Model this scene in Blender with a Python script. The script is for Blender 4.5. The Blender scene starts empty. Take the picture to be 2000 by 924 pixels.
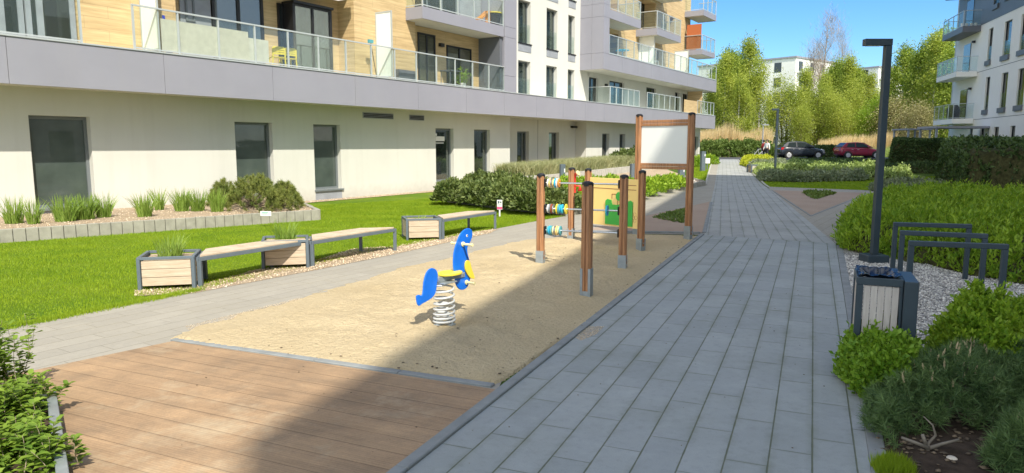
import bpy, bmesh, math, random
import numpy as np
from mathutils import Vector, Matrix
random.seed(7); np.random.seed(7)
R = math.radians
SC = bpy.context.scene
COL = SC.collection

# ------------------------------------------------------------ camera, sky, sun
CH = 1.9; FPX = 1380.0; CYP = 462.0; HOR = 284.0
PITCH = math.atan((CYP-HOR)/FPX)
cam_d = bpy.data.cameras.new('camera'); cam = bpy.data.objects.new('camera', cam_d); COL.objects.link(cam)
cam.location = (0, 0, CH); cam.rotation_euler = (R(90)-PITCH, 0, 0)
cam_d.sensor_width = 36; cam_d.lens = 36*FPX/2000; cam_d.clip_end = 3000; cam_d.clip_start = 0.05
SC.camera = cam
SC.render.resolution_x = 1024; SC.render.resolution_y = 473
SUN_EL = math.atan(1.12); TX, TY = -0.360, 0.933          # horizontal direction the light travels
w = bpy.data.worlds.new('World'); SC.world = w; w.use_nodes = True
wn = w.node_tree.nodes; wl = w.node_tree.links; bg = wn['Background']
sky = wn.new('ShaderNodeTexSky'); sky.sky_type = 'NISHITA'; sky.sun_disc = False
sky.sun_elevation = SUN_EL; sky.sun_rotation = math.atan2(-TX, -TY)
sky.air_density = 1.0; sky.dust_density = 0.1; sky.ozone_density = 3.0
hs = wn.new('ShaderNodeHueSaturation'); hs.inputs['Saturation'].default_value = 1.25; hs.inputs['Value'].default_value = 0.80; wl.new(sky.outputs[0], hs.inputs['Color'])
tn = wn.new('ShaderNodeMix'); tn.data_type = 'RGBA'; tn.blend_type = 'MULTIPLY'; tn.inputs[0].default_value = 1.0; wl.new(hs.outputs[0], tn.inputs[6]); tn.inputs[7].default_value = (0.72, 0.92, 1.12, 1)
# unseen bright cloud added behind the camera to lift ambient light in the shade
tc = wn.new('ShaderNodeTexCoord'); sxyz = wn.new('ShaderNodeSeparateXYZ'); wl.new(tc.outputs['Generated'], sxyz.inputs[0])
mpw = wn.new('ShaderNodeMapping'); mpw.inputs['Scale'].default_value = (1.6, 1.6, 4.0); wl.new(tc.outputs['Generated'], mpw.inputs[0])
nzw = wn.new('ShaderNodeTexNoise'); nzw.inputs['Scale'].default_value = 2.2; nzw.inputs['Detail'].default_value = 7; nzw.inputs['Roughness'].default_value = 0.6; wl.new(mpw.outputs[0], nzw.inputs['Vector'])
mr1 = wn.new('ShaderNodeMapRange'); mr1.inputs[1].default_value = 0.30; mr1.inputs[2].default_value = -0.25; wl.new(sxyz.outputs[1], mr1.inputs[0])
mr2 = wn.new('ShaderNodeMapRange'); mr2.inputs[1].default_value = 0.36; mr2.inputs[2].default_value = 0.52; wl.new(nzw.outputs[0], mr2.inputs[0])
mu = wn.new('ShaderNodeMath'); mu.operation = 'MULTIPLY'; wl.new(mr1.outputs[0], mu.inputs[0]); wl.new(mr2.outputs[0], mu.inputs[1])
mxw = wn.new('ShaderNodeMix'); mxw.data_type = 'RGBA'; wl.new(mu.outputs[0], mxw.inputs[0]); wl.new(tn.outputs[2], mxw.inputs[6]); mxw.inputs[7].default_value = (8.0, 8.3, 8.3, 1)
wl.new(mxw.outputs[2], bg.inputs[0]); bg.inputs[1].default_value = 0.15
sd = bpy.data.lights.new('sun', 'SUN'); sun = bpy.data.objects.new('sun', sd); COL.objects.link(sun)
sd.energy = 4.4; sd.angle = R(0.55); sd.color = (1.0, 0.93, 0.80)
sv = Vector((-TX*math.cos(SUN_EL), -TY*math.cos(SUN_EL), math.sin(SUN_EL)))
sun.rotation_euler = sv.to_track_quat('Z', 'Y').to_euler(); sun.location = (20, -40, 40)
SC.view_settings.view_transform = 'Standard'; SC.view_settings.look = 'None'
SC.view_settings.exposure = 0.55; SC.view_settings.gamma = 1.0
SC.view_settings.use_curve_mapping = False

# ------------------------------------------------------------ measuring helpers
def zg(y):                                   # the ground rises gently towards the street
    return 0.75*min(1, max(0, (y-34)/28.0))
def ray(px, py):
    a = (px-1000)/FPX; b = -(py-CYP)/FPX; c, s = math.cos(PITCH), math.sin(PITCH)
    return (a, c+b*s, -s+b*c)
def G(px, py, z=0.0):                        # point of the ground seen at that place of the photo
    r = ray(px, py); y = 10.0
    for _ in range(60):
        t = (z+zg(y)-CH)/r[2] if r[2] < -1e-4 else 200
        t = min(t, 160); y = 0.5*y+0.5*r[1]*t
    return Vector((r[0]*t, r[1]*t))
def AT(px, Y):
    return Vector(((px-1000)/FPX*(Y*math.cos(PITCH)+(CH-zg(Y))*math.sin(PITCH)), Y))
def ZT(px, py, Y):                           # height of a point at distance Y
    r = ray(px, py); return CH + r[2]*Y/r[1]
UX, UY = 0.5431, 0.8397                      # direction of the long facade
W0 = Vector((-6.448, 25.386))
def S(px, n=0.0, z=CH):                      # metres along the facade, n metres in front of it
    a = (px-1000)/FPX; ox, oy = W0.x+UY*n, W0.y-UX*n; c, sn = math.cos(PITCH), math.sin(PITCH)
    return (a*(oy*c-(z-CH)*sn)-ox)/(UX-a*c*UY)

def ZF(px, py, n=0.0):                       # height of a point on the facade plane n metres out
    r = ray(px, py); d = (W0.x+UY*n)*UY-(W0.y-UX*n)*UX; return CH+r[2]*d/(r[0]*UY-r[1]*UX)

# ------------------------------------------------------------ materials
class NT:
    def __init__(s, name):
        s.m = bpy.data.materials.new(name); s.m.use_nodes = True
        s.n = s.m.node_tree.nodes; s.l = s.m.node_tree.links
        s.b = s.n['Principled BSDF']; s.out = s.n['Material Output']
    def node(s, t, **k):
        n = s.n.new(t)
        for a, v in k.items(): setattr(n, a, v)
        return n
    def link(s, a, b): s.l.new(a, b)
    def setin(s, node, i, v):
        if v is None: return
        if hasattr(v, 'is_linked') or hasattr(v, 'links'): s.l.new(v, node.inputs[i])
        else: node.inputs[i].default_value = v
    def math(s, op, a, b=None, c=None):
        n = s.node('ShaderNodeMath', operation=op); s.setin(n, 0, a); s.setin(n, 1, b); s.setin(n, 2, c); return n.outputs[0]
    def mix(s, f, a, b, typ='MIX'):
        n = s.node('ShaderNodeMix', data_type='RGBA', blend_type=typ)
        s.setin(n, 0, f); s.setin(n, 6, a); s.setin(n, 7, b); return n.outputs[2]
    def noise(s, scale, vec=None, detail=4, rough=0.55):
        n = s.node('ShaderNodeTexNoise'); n.inputs['Scale'].default_value = scale
        n.inputs['Detail'].default_value = detail; n.inputs['Roughness'].default_value = rough
        if vec: s.link(vec, n.inputs['Vector'])
        return n.outputs[0]
    def ramp(s, f, a, b):
        n = s.node('ShaderNodeMapRange'); s.setin(n, 0, f); n.inputs[1].default_value = a; n.inputs[2].default_value = b
        return n.outputs[0]
    def pos(s): return s.node('ShaderNodeNewGeometry').outputs['Position']
    def obj(s): return s.node('ShaderNodeTexCoord').outputs['Object']
    def bump(s, h, strength, dist):
        n = s.node('ShaderNodeBump'); n.inputs['Strength'].default_value = strength; n.inputs['Distance'].default_value = dist
        s.link(h, n.inputs['Height']); s.link(n.outputs[0], s.b.inputs['Normal'])
def c4(c, k=1.0): return (c[0]*k, c[1]*k, c[2]*k, 1)
def pm(name, col, rough=0.6, var=0.12, scale=3.0, bump=0.0, bscale=None, metal=0.0, spec=0.5, coat=0, dirt=0.0):
    t = NT(name); co = t.obj()
    f = t.ramp(t.noise(scale, co, 5), 0.3, 0.7)
    c = t.mix(f, c4(col, 1-var), c4(col, 1+var))
    if dirt > 0:
        d = t.ramp(t.noise(scale*0.35, co, 6, 0.7), 0.5, 0.75)
        c = t.mix(t.math('MULTIPLY', d, dirt), c, c4(col, 0.55))
    t.link(c, t.b.inputs['Base Color'])
    t.b.inputs['Roughness'].default_value = rough; t.b.inputs['Metallic'].default_value = metal
    t.b.inputs['Specular IOR Level'].default_value = spec; t.b.inputs['Coat Weight'].default_value = coat
    if bump > 0: t.bump(t.noise(bscale or scale*8, co, 4), 0.6, bump)
    return t.m
def streaks(m, amount=0.16):
    """faint vertical rain streaks and splash dirt near the foot of a rendered wall"""
    nt = m.node_tree; b_ = nt.nodes['Principled BSDF']; src = b_.inputs['Base Color'].links[0].from_socket
    tcn = nt.nodes.new('ShaderNodeTexCoord'); mp = nt.nodes.new('ShaderNodeMapping'); mp.inputs['Scale'].default_value = (2.6, 2.6, 0.16); nt.links.new(tcn.outputs['Object'], mp.inputs[0])
    nz = nt.nodes.new('ShaderNodeTexNoise'); nz.inputs['Scale'].default_value = 1.0; nz.inputs['Detail'].default_value = 6; nz.inputs['Roughness'].default_value = 0.7; nt.links.new(mp.outputs[0], nz.inputs['Vector'])
    mr = nt.nodes.new('ShaderNodeMapRange'); mr.inputs[1].default_value = 0.5; mr.inputs[2].default_value = 0.78; mr.inputs[4].default_value = amount; nt.links.new(nz.outputs[0], mr.inputs[0])
    sx = nt.nodes.new('ShaderNodeSeparateXYZ'); nt.links.new(tcn.outputs['Object'], sx.inputs[0]); n2 = nt.nodes.new('ShaderNodeTexNoise'); n2.inputs['Scale'].default_value = 5; n2.inputs['Detail'].default_value = 6; nt.links.new(tcn.outputs['Object'], n2.inputs['Vector'])
    a1 = nt.nodes.new('ShaderNodeMath'); a1.operation = 'MULTIPLY_ADD'; a1.inputs[1].default_value = 0.5; nt.links.new(n2.outputs[0], a1.inputs[0]); m0 = nt.nodes.new('ShaderNodeMath'); m0.operation = 'SUBTRACT'; m0.inputs[0].default_value = 0.25; nt.links.new(sx.outputs[2], m0.inputs[1]); nt.links.new(m0.outputs[0], a1.inputs[2])
    r2 = nt.nodes.new('ShaderNodeMapRange'); r2.inputs[1].default_value = 0.0; r2.inputs[2].default_value = 0.5; r2.inputs[4].default_value = 0.45; nt.links.new(a1.outputs[0], r2.inputs[0])
    mx = nt.nodes.new('ShaderNodeMath'); mx.operation = 'MAXIMUM'; nt.links.new(mr.outputs[0], mx.inputs[0]); nt.links.new(r2.outputs[0], mx.inputs[1])
    mix = nt.nodes.new('ShaderNodeMix'); mix.data_type = 'RGBA'; nt.links.new(mx.outputs[0], mix.inputs[0]); nt.links.new(src, mix.inputs[6]); mix.inputs[7].default_value = (0.36, 0.34, 0.28, 1); nt.links.new(mix.outputs[2], b_.inputs['Base Color'])
def leafmat(name, c1, c2, trans=0.35, rough=0.5, scale=1.2):
    t = NT(name); g = t.node('ShaderNodeNewGeometry'); rnd = g.outputs['Random Per Island']
    n = t.ramp(t.noise(scale, g.outputs['Position'], 3), 0.35, 0.65)
    f = t.math('ADD', t.math('MULTIPLY', rnd, 0.6), t.math('MULTIPLY', n, 0.4))
    c = t.mix(f, c4(c1), c4(c2))
    t.link(c, t.b.inputs['Base Color']); t.b.inputs['Roughness'].default_value = rough
    t.b.inputs['Specular IOR Level'].default_value = 0.3
    tr = t.node('ShaderNodeBsdfTranslucent'); t.link(t.mix(1.0, c, (1.0, 1.0, 0.55, 1), 'MULTIPLY'), tr.inputs[0])
    ms = t.node('ShaderNodeMixShader'); ms.inputs[0].default_value = trans
    t.link(t.b.outputs[0], ms.inputs[1]); t.link(tr.outputs[0], ms.inputs[2]); t.link(ms.outputs[0], t.out.inputs[0])
    return t.m
def paver(name, vdir, L, W, c1, c2, gap=0.012, goff=0.0, joint=(0.13, 0.145, 0.10), stain=(0.13, 0.15, 0.09), stagger=0.38):
    t = NT(name); p = t.pos(); mp = t.node('ShaderNodeMapping', vector_type='TEXTURE')
    mp.inputs['Rotation'].default_value = (0, 0, math.atan2(vdir[1], vdir[0])); t.link(p, mp.inputs[0])
    sx = t.node('ShaderNodeSeparateXYZ'); t.link(mp.outputs[0], sx.inputs[0])
    v = t.math('ADD', t.math('DIVIDE', sx.outputs[1], W), 200.0+goff); row = t.math('FLOOR', v); fv = t.math('FRACT', v)
    wob = t.math('MULTIPLY', t.noise(1.3, p, 2), 0.0)
    u = t.math('ADD', t.math('ADD', t.math('DIVIDE', sx.outputs[0], L), 200.0), t.math('MULTIPLY', row, stagger))
    col = t.math('FLOOR', u); fu = t.math('FRACT', u)
    dv = t.math('MULTIPLY', t.math('MINIMUM', fv, t.math('SUBTRACT', 1.0, fv)), W)
    du = t.math('MULTIPLY', t.math('MINIMUM', fu, t.math('SUBTRACT', 1.0, fu)), L)
    du = t.math('MULTIPLY', du, 1.9)
    nz = t.math('MULTIPLY', t.math('SUBTRACT', t.noise(9, p, 4), 0.5), gap*1.2)
    d = t.math('ADD', t.math('MINIMUM', dv, du), nz)
    jf = t.node('ShaderNodeMapRange'); t.link(d, jf.inputs[0]); jf.inputs[1].default_value = gap*0.45; jf.inputs[2].default_value = gap*1.0
    wn_ = t.node('ShaderNodeTexWhiteNoise', noise_dimensions='2D'); cx = t.node('ShaderNodeCombineXYZ')
    t.link(row, cx.inputs[0]); t.link(col, cx.inputs[1]); t.link(cx.outputs[0], wn_.inputs['Vector'])
    f = t.math('ADD', t.math('MULTIPLY', wn_.outputs[0], 0.55), t.math('MULTIPLY', t.ramp(t.noise(1.1, p, 5, 0.65), 0.3, 0.7), 0.45))
    c = t.mix(f, c4(c1), c4(c2))
    fine = t.ramp(t.noise(160, p, 3, 0.7), 0.25, 0.75)
    c = t.mix(t.math('MULTIPLY', fine, 0.40), c, c4(c1, 0.58))
    c = t.mix(t.math('MULTIPLY', t.ramp(t.noise(14, p, 6, 0.75), 0.5, 0.72), 0.35), c, c4(c1, 0.66))
    c = t.mix(t.math('MULTIPLY', t.ramp(t.noise(2.7, p, 6, 0.7), 0.52, 0.7), 0.22), c, c4(c2, 1.18))
    sm = t.math('MULTIPLY', t.ramp(t.noise(0.9, p, 6, 0.7), 0.42, 0.68), 0.75)
    edge = t.math('SUBTRACT', 1.0, t.ramp(d, 0.0, 0.05))
    c = t.mix(t.math('MULTIPLY', t.math('ADD', t.math('MULTIPLY', edge, 0.6), 0.25), sm), c, c4(stain))
    c = t.mix(jf.outputs[0], c4(joint), c)
    t.link(c, t.b.inputs['Base Color']); t.b.inputs['Roughness'].default_value = 0.85; t.b.inputs['Specular IOR Level'].default_value = 0.25
    h = t.math('ADD', t.math('MULTIPLY', jf.outputs[0], 1.0), t.math('MULTIPLY', fine, 0.12))
    t.bump(h, 0.8, 0.004)
    return t.m
def glassmat(name, tint=(0.93, 0.965, 0.95), refl=0.04, alpha=0.985, gz=0.10):
    t = NT(name); t.n.remove(t.b)
    tr = t.node('ShaderNodeBsdfTransparent'); tr.inputs[0].default_value = c4(tint)
    gl = t.node('ShaderNodeBsdfGlossy'); gl.inputs['Roughness'].default_value = 0.02; gl.inputs[0].default_value = (0.9, 0.95, 0.95, 1)
    df = t.node('ShaderNodeBsdfDiffuse'); df.inputs[0].default_value = (0.5, 0.6, 0.56, 1)
    lw = t.node('ShaderNodeLayerWeight'); lw.inputs[0].default_value = 0.35
    m1 = t.node('ShaderNodeMixShader'); m1.inputs[0].default_value = 1-alpha; t.link(tr.outputs[0], m1.inputs[1]); t.link(df.outputs[0], m1.inputs[2])
    m2 = t.node('ShaderNodeMixShader'); t.link(t.math('ADD', t.math('MULTIPLY', lw.outputs[0], gz), refl*0.5), m2.inputs[0])
    t.link(m1.outputs[0], m2.inputs[1]); t.link(gl.outputs[0], m2.inputs[2]); t.link(m2.outputs[0], t.out.inputs[0])
    return t.m
M = {}
M['plaster'] = pm('white_plaster', (0.64, 0.635, 0.585), 0.85, 0.04, 0.5, 0.002, 60, spec=0.2, dirt=0.10)
M['plaster_right'] = pm('cream_plaster', (0.88, 0.86, 0.80), 0.85, 0.03, 0.6, spec=0.2)
M['under'] = pm('core_shade', (0.055, 0.055, 0.022), 0.95, 0.5, 9, spec=0.1)  # dark colour painted on planting cores as the shade inside the foliage
M['plaster_far'] = pm('white_plaster_far', (0.80, 0.79, 0.76), 0.85, 0.03, 0.3, spec=0.2)
M['panel'] = pm('grey_panel', (0.29, 0.29, 0.335), 0.55, 0.04, 0.7, dirt=0.12)
M['panel_dark'] = pm('dark_grey_panel', (0.13, 0.14, 0.16), 0.5, 0.06, 1.0)
streaks(M['plaster'], 0.14); streaks(M['panel'], 0.10)
M['joint'] = pm('panel_joint', (0.10, 0.10, 0.10), 0.8)
M['frame'] = pm('grey_window_frame', (0.16, 0.18, 0.19), 0.4, 0.04)
M['alu'] = pm('aluminium', (0.50, 0.54, 0.54), 0.38, 0.04, metal=0.25)
M['sill'] = pm('grey_sill', (0.30, 0.32, 0.35), 0.5)
M['anthracite'] = pm('anthracite_paint', (0.030, 0.048, 0.062), 0.42, 0.12, 4, 0.0006, 90)
M['benchmetal'] = pm('bench_metal', (0.115, 0.145, 0.17), 0.45, 0.08, 6)
M['interior'] = pm('dark_interior', (0.05, 0.05, 0.05), 0.9)
M['curtain'] = pm('curtain', (0.42, 0.44, 0.42), 0.9, 0.35, 4)
M['curtainb'] = pm('blue_curtain', (0.22, 0.30, 0.42), 0.9, 0.5, 4)
M['milk'] = pm('milk_glass', (0.82, 0.86, 0.84), 0.3, 0.03)
M['black'] = pm('black_plastic', (0.012, 0.012, 0.013), 0.45)
M['white'] = pm('white_paint', (0.80, 0.79, 0.76), 0.5, 0.03)
M['glass'] = glassmat('railing_glass')
M['winglass'] = glassmat('window_glass', (0.42, 0.47, 0.45), 0.22, 0.97, 0.35)
t = NT('frosted_pane'); co = t.obj(); f = t.ramp(t.noise(1.6, co, 4), 0.3, 0.75)
t.link(t.mix(f, (0.045, 0.062, 0.055, 1), (0.085, 0.11, 0.098, 1)), t.b.inputs['Base Color']); t.b.inputs['Roughness'].default_value = 0.32
t.b.inputs['Coat Weight'].default_value = 1.0; t.b.inputs['Coat Roughness'].default_value = 0.02; M['frost'] = t.m
t = NT('dark_pane'); t.b.inputs['Base Color'].default_value = (0.02, 0.028, 0.028, 1); t.b.inputs['Roughness'].default_value = 0.06
t.b.inputs['Specular IOR Level'].default_value = 0.8; M['pane'] = t.m
def woodclad():
    t = NT('timber_cladding'); co = t.obj(); mp = t.node('ShaderNodeMapping'); mp.inputs['Scale'].default_value = (0.9, 0.9, 14); t.link(co, mp.inputs[0])
    f = t.ramp(t.noise(1.0, mp.outputs[0], 5, 0.6), 0.25, 0.75)
    c = t.mix(f, (0.42, 0.29, 0.14, 1), (0.72, 0.54, 0.29, 1))
    sx = t.node('ShaderNodeSeparateXYZ'); t.link(co, sx.inputs[0])
    fz = t.math('FRACT', t.math('MULTIPLY', sx.outputs[2], 1/0.30)); l1 = t.math('LESS_THAN', fz, 0.03)
    row = t.math('FLOOR', t.math('MULTIPLY', sx.outputs[2], 1/0.30))
    fx = t.math('FRACT', t.math('ADD', t.math('MULTIPLY', sx.outputs[0], 1/1.2), t.math('MULTIPLY', row, 0.5))); l2 = t.math('LESS_THAN', fx, 0.008)
    c = t.mix(t.math('MULTIPLY', t.math('MAXIMUM', l1, l2), 0.55), c, (0.25, 0.16, 0.08, 1))
    t.link(c, t.b.inputs['Base Color']); t.b.inputs['Roughness'].default_value = 0.6; return t.m
M['wood'] = woodclad()
def grain(name, c1, c2, sc=(1, 1, 1), scale=8, rough=0.6):
    t = NT(name); co = t.obj(); mp = t.node('ShaderNodeMapping'); mp.inputs['Scale'].default_value = sc; t.link(co, mp.inputs[0])
    f = t.ramp(t.noise(scale, mp.outputs[0], 6, 0.65), 0.3, 0.7)
    t.link(t.mix(f, c4(c1), c4(c2)), t.b.inputs['Base Color']); t.b.inputs['Roughness'].default_value = rough
    t.bump(f, 0.5, 0.001); return t.m
M['post'] = grain('post_wood', (0.18, 0.085, 0.04), (0.52, 0.25, 0.11), (6, 6, 0.35), 6, 0.55)
M['slat'] = grain('bench_slat', (0.42, 0.33, 0.23), (0.60, 0.49, 0.37), (1, 1, 8), 5, 0.7)
M['binslat'] = grain('bin_slat', (0.42, 0.37, 0.33), (0.56, 0.51, 0.46), (8, 8, 1), 4, 0.6)
M['galv'] = pm('galvanised_steel', (0.34, 0.38, 0.40), 0.45, 0.15, 8, metal=0.5)
M['steel'] = pm('stainless_rod', (0.55, 0.56, 0.57), 0.25, 0.05, metal=0.9)
M['sign'] = pm('sign_face', (0.74, 0.76, 0.74), 0.5, 0.02, 1)
M['blue'] = pm('blue_plate', (0.006, 0.15, 0.70), 0.38, 0.10, 9, coat=0.2, dirt=0.25)
M['yellow'] = pm('yellow_plate', (0.80, 0.62, 0.06), 0.4, 0.05)
M['cream'] = pm('cream_plastic', (0.78, 0.70, 0.38), 0.4, 0.05)
M['coil'] = pm('coil_paint', (0.56, 0.57, 0.56), 0.4, 0.06)
M['play'] = pm('play_panel', (0.92, 0.67, 0.25), 0.4, 0.03)
M['green'] = pm('green_plate', (0.05, 0.42, 0.06), 0.4, 0.05)
M['orange'] = pm('orange_paint', (0.75, 0.30, 0.06), 0.5)
M['red'] = pm('red_plastic', (0.60, 0.05, 0.03), 0.4)
M['teal'] = pm('teal_disc', (0.10, 0.36, 0.40), 0.4)
M['sky_blue'] = pm('blue_disc', (0.03, 0.42, 0.68), 0.4)
M['dred'] = pm('engraved_line', (0.28, 0.07, 0.03), 0.6)
M['tan_line'] = pm('engraved_tan', (0.42, 0.24, 0.09), 0.6)
M['concrete'] = pm('concrete_block', (0.31, 0.30, 0.25), 0.9, 0.16, 6, 0.003, 60, spec=0.2, dirt=0.3)
M['kerb'] = pm('kerb_concrete', (0.24, 0.255, 0.255), 0.9, 0.14, 5, 0.002, 90, spec=0.2, dirt=0.25)
M['kerbl'] = pm('light_kerb_concrete', (0.42, 0.41, 0.37), 0.9, 0.14, 5, 0.002, 90, spec=0.2, dirt=0.25)
M['asphalt'] = pm('asphalt', (0.07, 0.07, 0.072), 0.9, 0.2, 8, 0.003, 80)
M['soil'] = pm('soil', (0.060, 0.044, 0.032), 0.95, 0.4, 9, 0.02, 30, spec=0.1)
M['fabric'] = pm('grey_screen_fabric', (0.66, 0.60, 0.52), 0.85, 0.10, 5)
M['bark'] = grain('bark', (0.10, 0.075, 0.05), (0.24, 0.19, 0.14), (4, 4, 1), 6, 0.9)
M['birch'] = grain('birch_bark', (0.25, 0.24, 0.21), (0.62, 0.60, 0.55), (1, 1, 4), 4, 0.8)
M['twig'] = pm('twig_wood', (0.30, 0.24, 0.18), 0.85, 0.2)
M['deadwood'] = pm('dead_wood', (0.20, 0.17, 0.13), 0.85, 0.25, 12)
M['stone'] = pm('pale_stone', (0.62, 0.55, 0.44), 0.8, 0.15, 20)
M['car_dark'] = pm('dark_car_paint', (0.022, 0.028, 0.040), 0.22, 0.02, coat=1.0)
M['car_red'] = pm('wine_red_car_paint', (0.27, 0.018, 0.045), 0.22, 0.02, coat=1.0)
M['tyre'] = pm('tyre_rubber', (0.02, 0.02, 0.02), 0.8)
M['rim'] = pm('rim_metal', (0.62, 0.62, 0.64), 0.3, 0.04, metal=0.4)
M['lightglass'] = pm('lamp_glass', (0.70, 0.72, 0.74), 0.12, 0.02)
M['redglass'] = pm('red_lamp', (0.5, 0.02, 0.02), 0.15, 0.02)
M['skin'] = pm('skin', (0.55, 0.34, 0.25), 0.6, 0.03)
M['redcloth'] = pm('red_cloth', (0.55, 0.06, 0.05), 0.9)
M['whitecloth'] = pm('white_cloth', (0.80, 0.80, 0.80), 0.9)
M['darkcloth'] = pm('dark_cloth', (0.03, 0.03, 0.04), 0.9)
# ground sheets
def groundmat(name, c1, c2, c3, s1=0.5, s2=30, bd=0.01, rough=0.95):
    t = NT(name); p = t.pos()
    f = t.ramp(t.noise(s1, p, 5, 0.6), 0.3, 0.7); g = t.ramp(t.noise(s2, p, 4, 0.7), 0.3, 0.7)
    c = t.mix(f, c4(c1), c4(c2)); c = t.mix(t.math('MULTIPLY', g, 0.5), c, c4(c3))
    t.link(c, t.b.inputs['Base Color']); t.b.inputs['Roughness'].default_value = rough; t.b.inputs['Specular IOR Level'].default_value = 0.1
    t.bump(g, 0.8, bd); return t.m
M['grass_g'] = groundmat('lawn_ground', (0.09, 0.18, 0.014), (0.22, 0.29, 0.025), (0.07, 0.13, 0.01), 0.7, 40, 0.02)
M['grass_far'] = groundmat('meadow', (0.07, 0.13, 0.02), (0.13, 0.19, 0.035), (0.05, 0.08, 0.015), 0.15, 8, 0.05)
M['sand'] = groundmat('sand', (0.56, 0.45, 0.275), (0.68, 0.56, 0.36), (0.42, 0.335, 0.21), 0.8, 26, 0.03)
M['drygravel'] = groundmat('dry_gravel', (0.45, 0.35, 0.24), (0.58, 0.47, 0.34), (0.26, 0.19, 0.13), 2, 45, 0.02)
def gravelmat(name, cols, scale, bd):
    t = NT(name); p = t.pos(); v = t.node('ShaderNodeTexVoronoi'); v.inputs['Scale'].default_value = scale; t.link(p, v.inputs['Vector'])
    sp = t.node('ShaderNodeSeparateColor'); t.link(v.outputs['Color'], sp.inputs[0])
    c = t.mix(sp.outputs[0], c4(cols[0]), c4(cols[1])); c = t.mix(t.ramp(v.outputs['Distance'], 0.35, 0.75), c, c4(cols[2]))
    t.link(c, t.b.inputs['Base Color']); t.b.inputs['Roughness'].default_value = 0.85
    t.bump(t.math('SUBTRACT', 1.0, v.outputs['Distance']), 1.0, bd); return t.m
M['gravel'] = gravelmat('grey_gravel', ((0.28, 0.27, 0.25), (0.72, 0.69, 0.63), (0.07, 0.065, 0.06)), 42, 0.02)
def pebmat(name, a, b):
    t = NT(name); g = t.node('ShaderNodeNewGeometry')
    t.link(t.mix(g.outputs['Random Per Island'], c4(a), c4(b)), t.b.inputs['Base Color']); t.b.inputs['Roughness'].default_value = 0.8; return t.m
M['peb'] = pebmat('grey_pebbles', (0.26, 0.25, 0.24), (0.82, 0.79, 0.72))
M['pebtan'] = pebmat('tan_pebbles', (0.40, 0.29, 0.18), (0.74, 0.63, 0.47))
M['litter'] = pebmat('plant_litter', (0.06, 0.045, 0.03), (0.22, 0.16, 0.10))
D1 = (0.390, 0.921); D4 = (0.2845, 0.9587)
PERP = (-0.921, 0.390)
g0 = G(788, 924); _v = (g0.x*-D1[1]+g0.y*D1[0])/0.2445
M['pave'] = paver('grey_pavers', D1, 0.71, 0.2445, (0.305, 0.33, 0.33), (0.395, 0.42, 0.415), 0.0062, -(_v-math.floor(_v)))
M['pave_far'] = paver('grey_pavers_far', D4, 0.71, 0.2445, (0.34, 0.35, 0.34), (0.43, 0.44, 0.42), 0.007, joint=(0.20, 0.21, 0.19))
M['pave_side'] = paver('grey_pavers_side', (UX, UY), 0.71, 0.2445, (0.32, 0.30, 0.255), (0.385, 0.36, 0.305), 0.005, stain=(0.34, 0.31, 0.24), joint=(0.21, 0.195, 0.155))
def deckmat():
    a = R(-24.5); t = NT('deck_boards'); p = t.pos(); mp = t.node('ShaderNodeMapping', vector_type='TEXTURE'); mp.inputs['Rotation'].default_value = (0, 0, a); t.link(p, mp.inputs[0])
    sx = t.node('ShaderNodeSeparateXYZ'); t.link(mp.outputs[0], sx.inputs[0])
    v = t.math('ADD', t.math('MULTIPLY', sx.outputs[1], 1/0.205), 100); fv = t.math('FRACT', v); row = t.math('FLOOR', v)
    wn_ = t.node('ShaderNodeTexWhiteNoise', noise_dimensions='1D'); t.link(row, wn_.inputs['W'])
    ms = t.node('ShaderNodeMapping'); ms.inputs['Scale'].default_value = (1.3, 22, 1); t.link(mp.outputs[0], ms.inputs[0])
    st = t.ramp(t.noise(1.0, ms.outputs[0], 6, 0.7), 0.28, 0.72); bl = t.ramp(t.noise(0.9, p, 5, 0.65), 0.35, 0.65)
    f = t.math('ADD', t.math('ADD', t.math('MULTIPLY', wn_.outputs[0], 0.15), t.math('MULTIPLY', st, 0.4)), t.math('MULTIPLY', bl, 0.45))
    c = t.mix(f, (0.20, 0.135, 0.085, 1), (0.56, 0.375, 0.215, 1))
    c = t.mix(t.math('MULTIPLY', t.ramp(t.noise(3.5, p, 8, 0.8), 0.45, 0.68), 0.42), c, (0.18, 0.145, 0.105, 1))
    c = t.mix(t.math('MULTIPLY', t.ramp(t.noise(70, p, 3, 0.7), 0.4, 0.75), 0.35), c, (0.16, 0.115, 0.075, 1))
    c = t.mix(t.math('MULTIPLY', t.ramp(t.noise(0.8, p, 7, 0.75), 0.53, 0.66), 0.5), c, (0.50, 0.42, 0.29, 1))
    groove = t.math('LESS_THAN', t.math('ABSOLUTE', t.math('SUBTRACT', t.math('FRACT', t.math('MULTIPLY', fv, 9)), 0.5)), 0.2)
    c = t.mix(t.math('MULTIPLY', groove, 0.14), c, (0.12, 0.08, 0.05, 1))
    gp = t.math('LESS_THAN', fv, 0.028); c = t.mix(t.math('MULTIPLY', gp, 0.5), c, (0.03, 0.02, 0.015, 1))
    t.link(c, t.b.inputs['Base Color']); t.b.inputs['Roughness'].default_value = 0.7; t.b.inputs['Specular IOR Level'].default_value = 0.3
    t.bump(t.math('SUBTRACT', t.math('MULTIPLY', st, 0.2), gp), 0.7, 0.004); return t.m
M['deck'] = deckmat()
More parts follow.
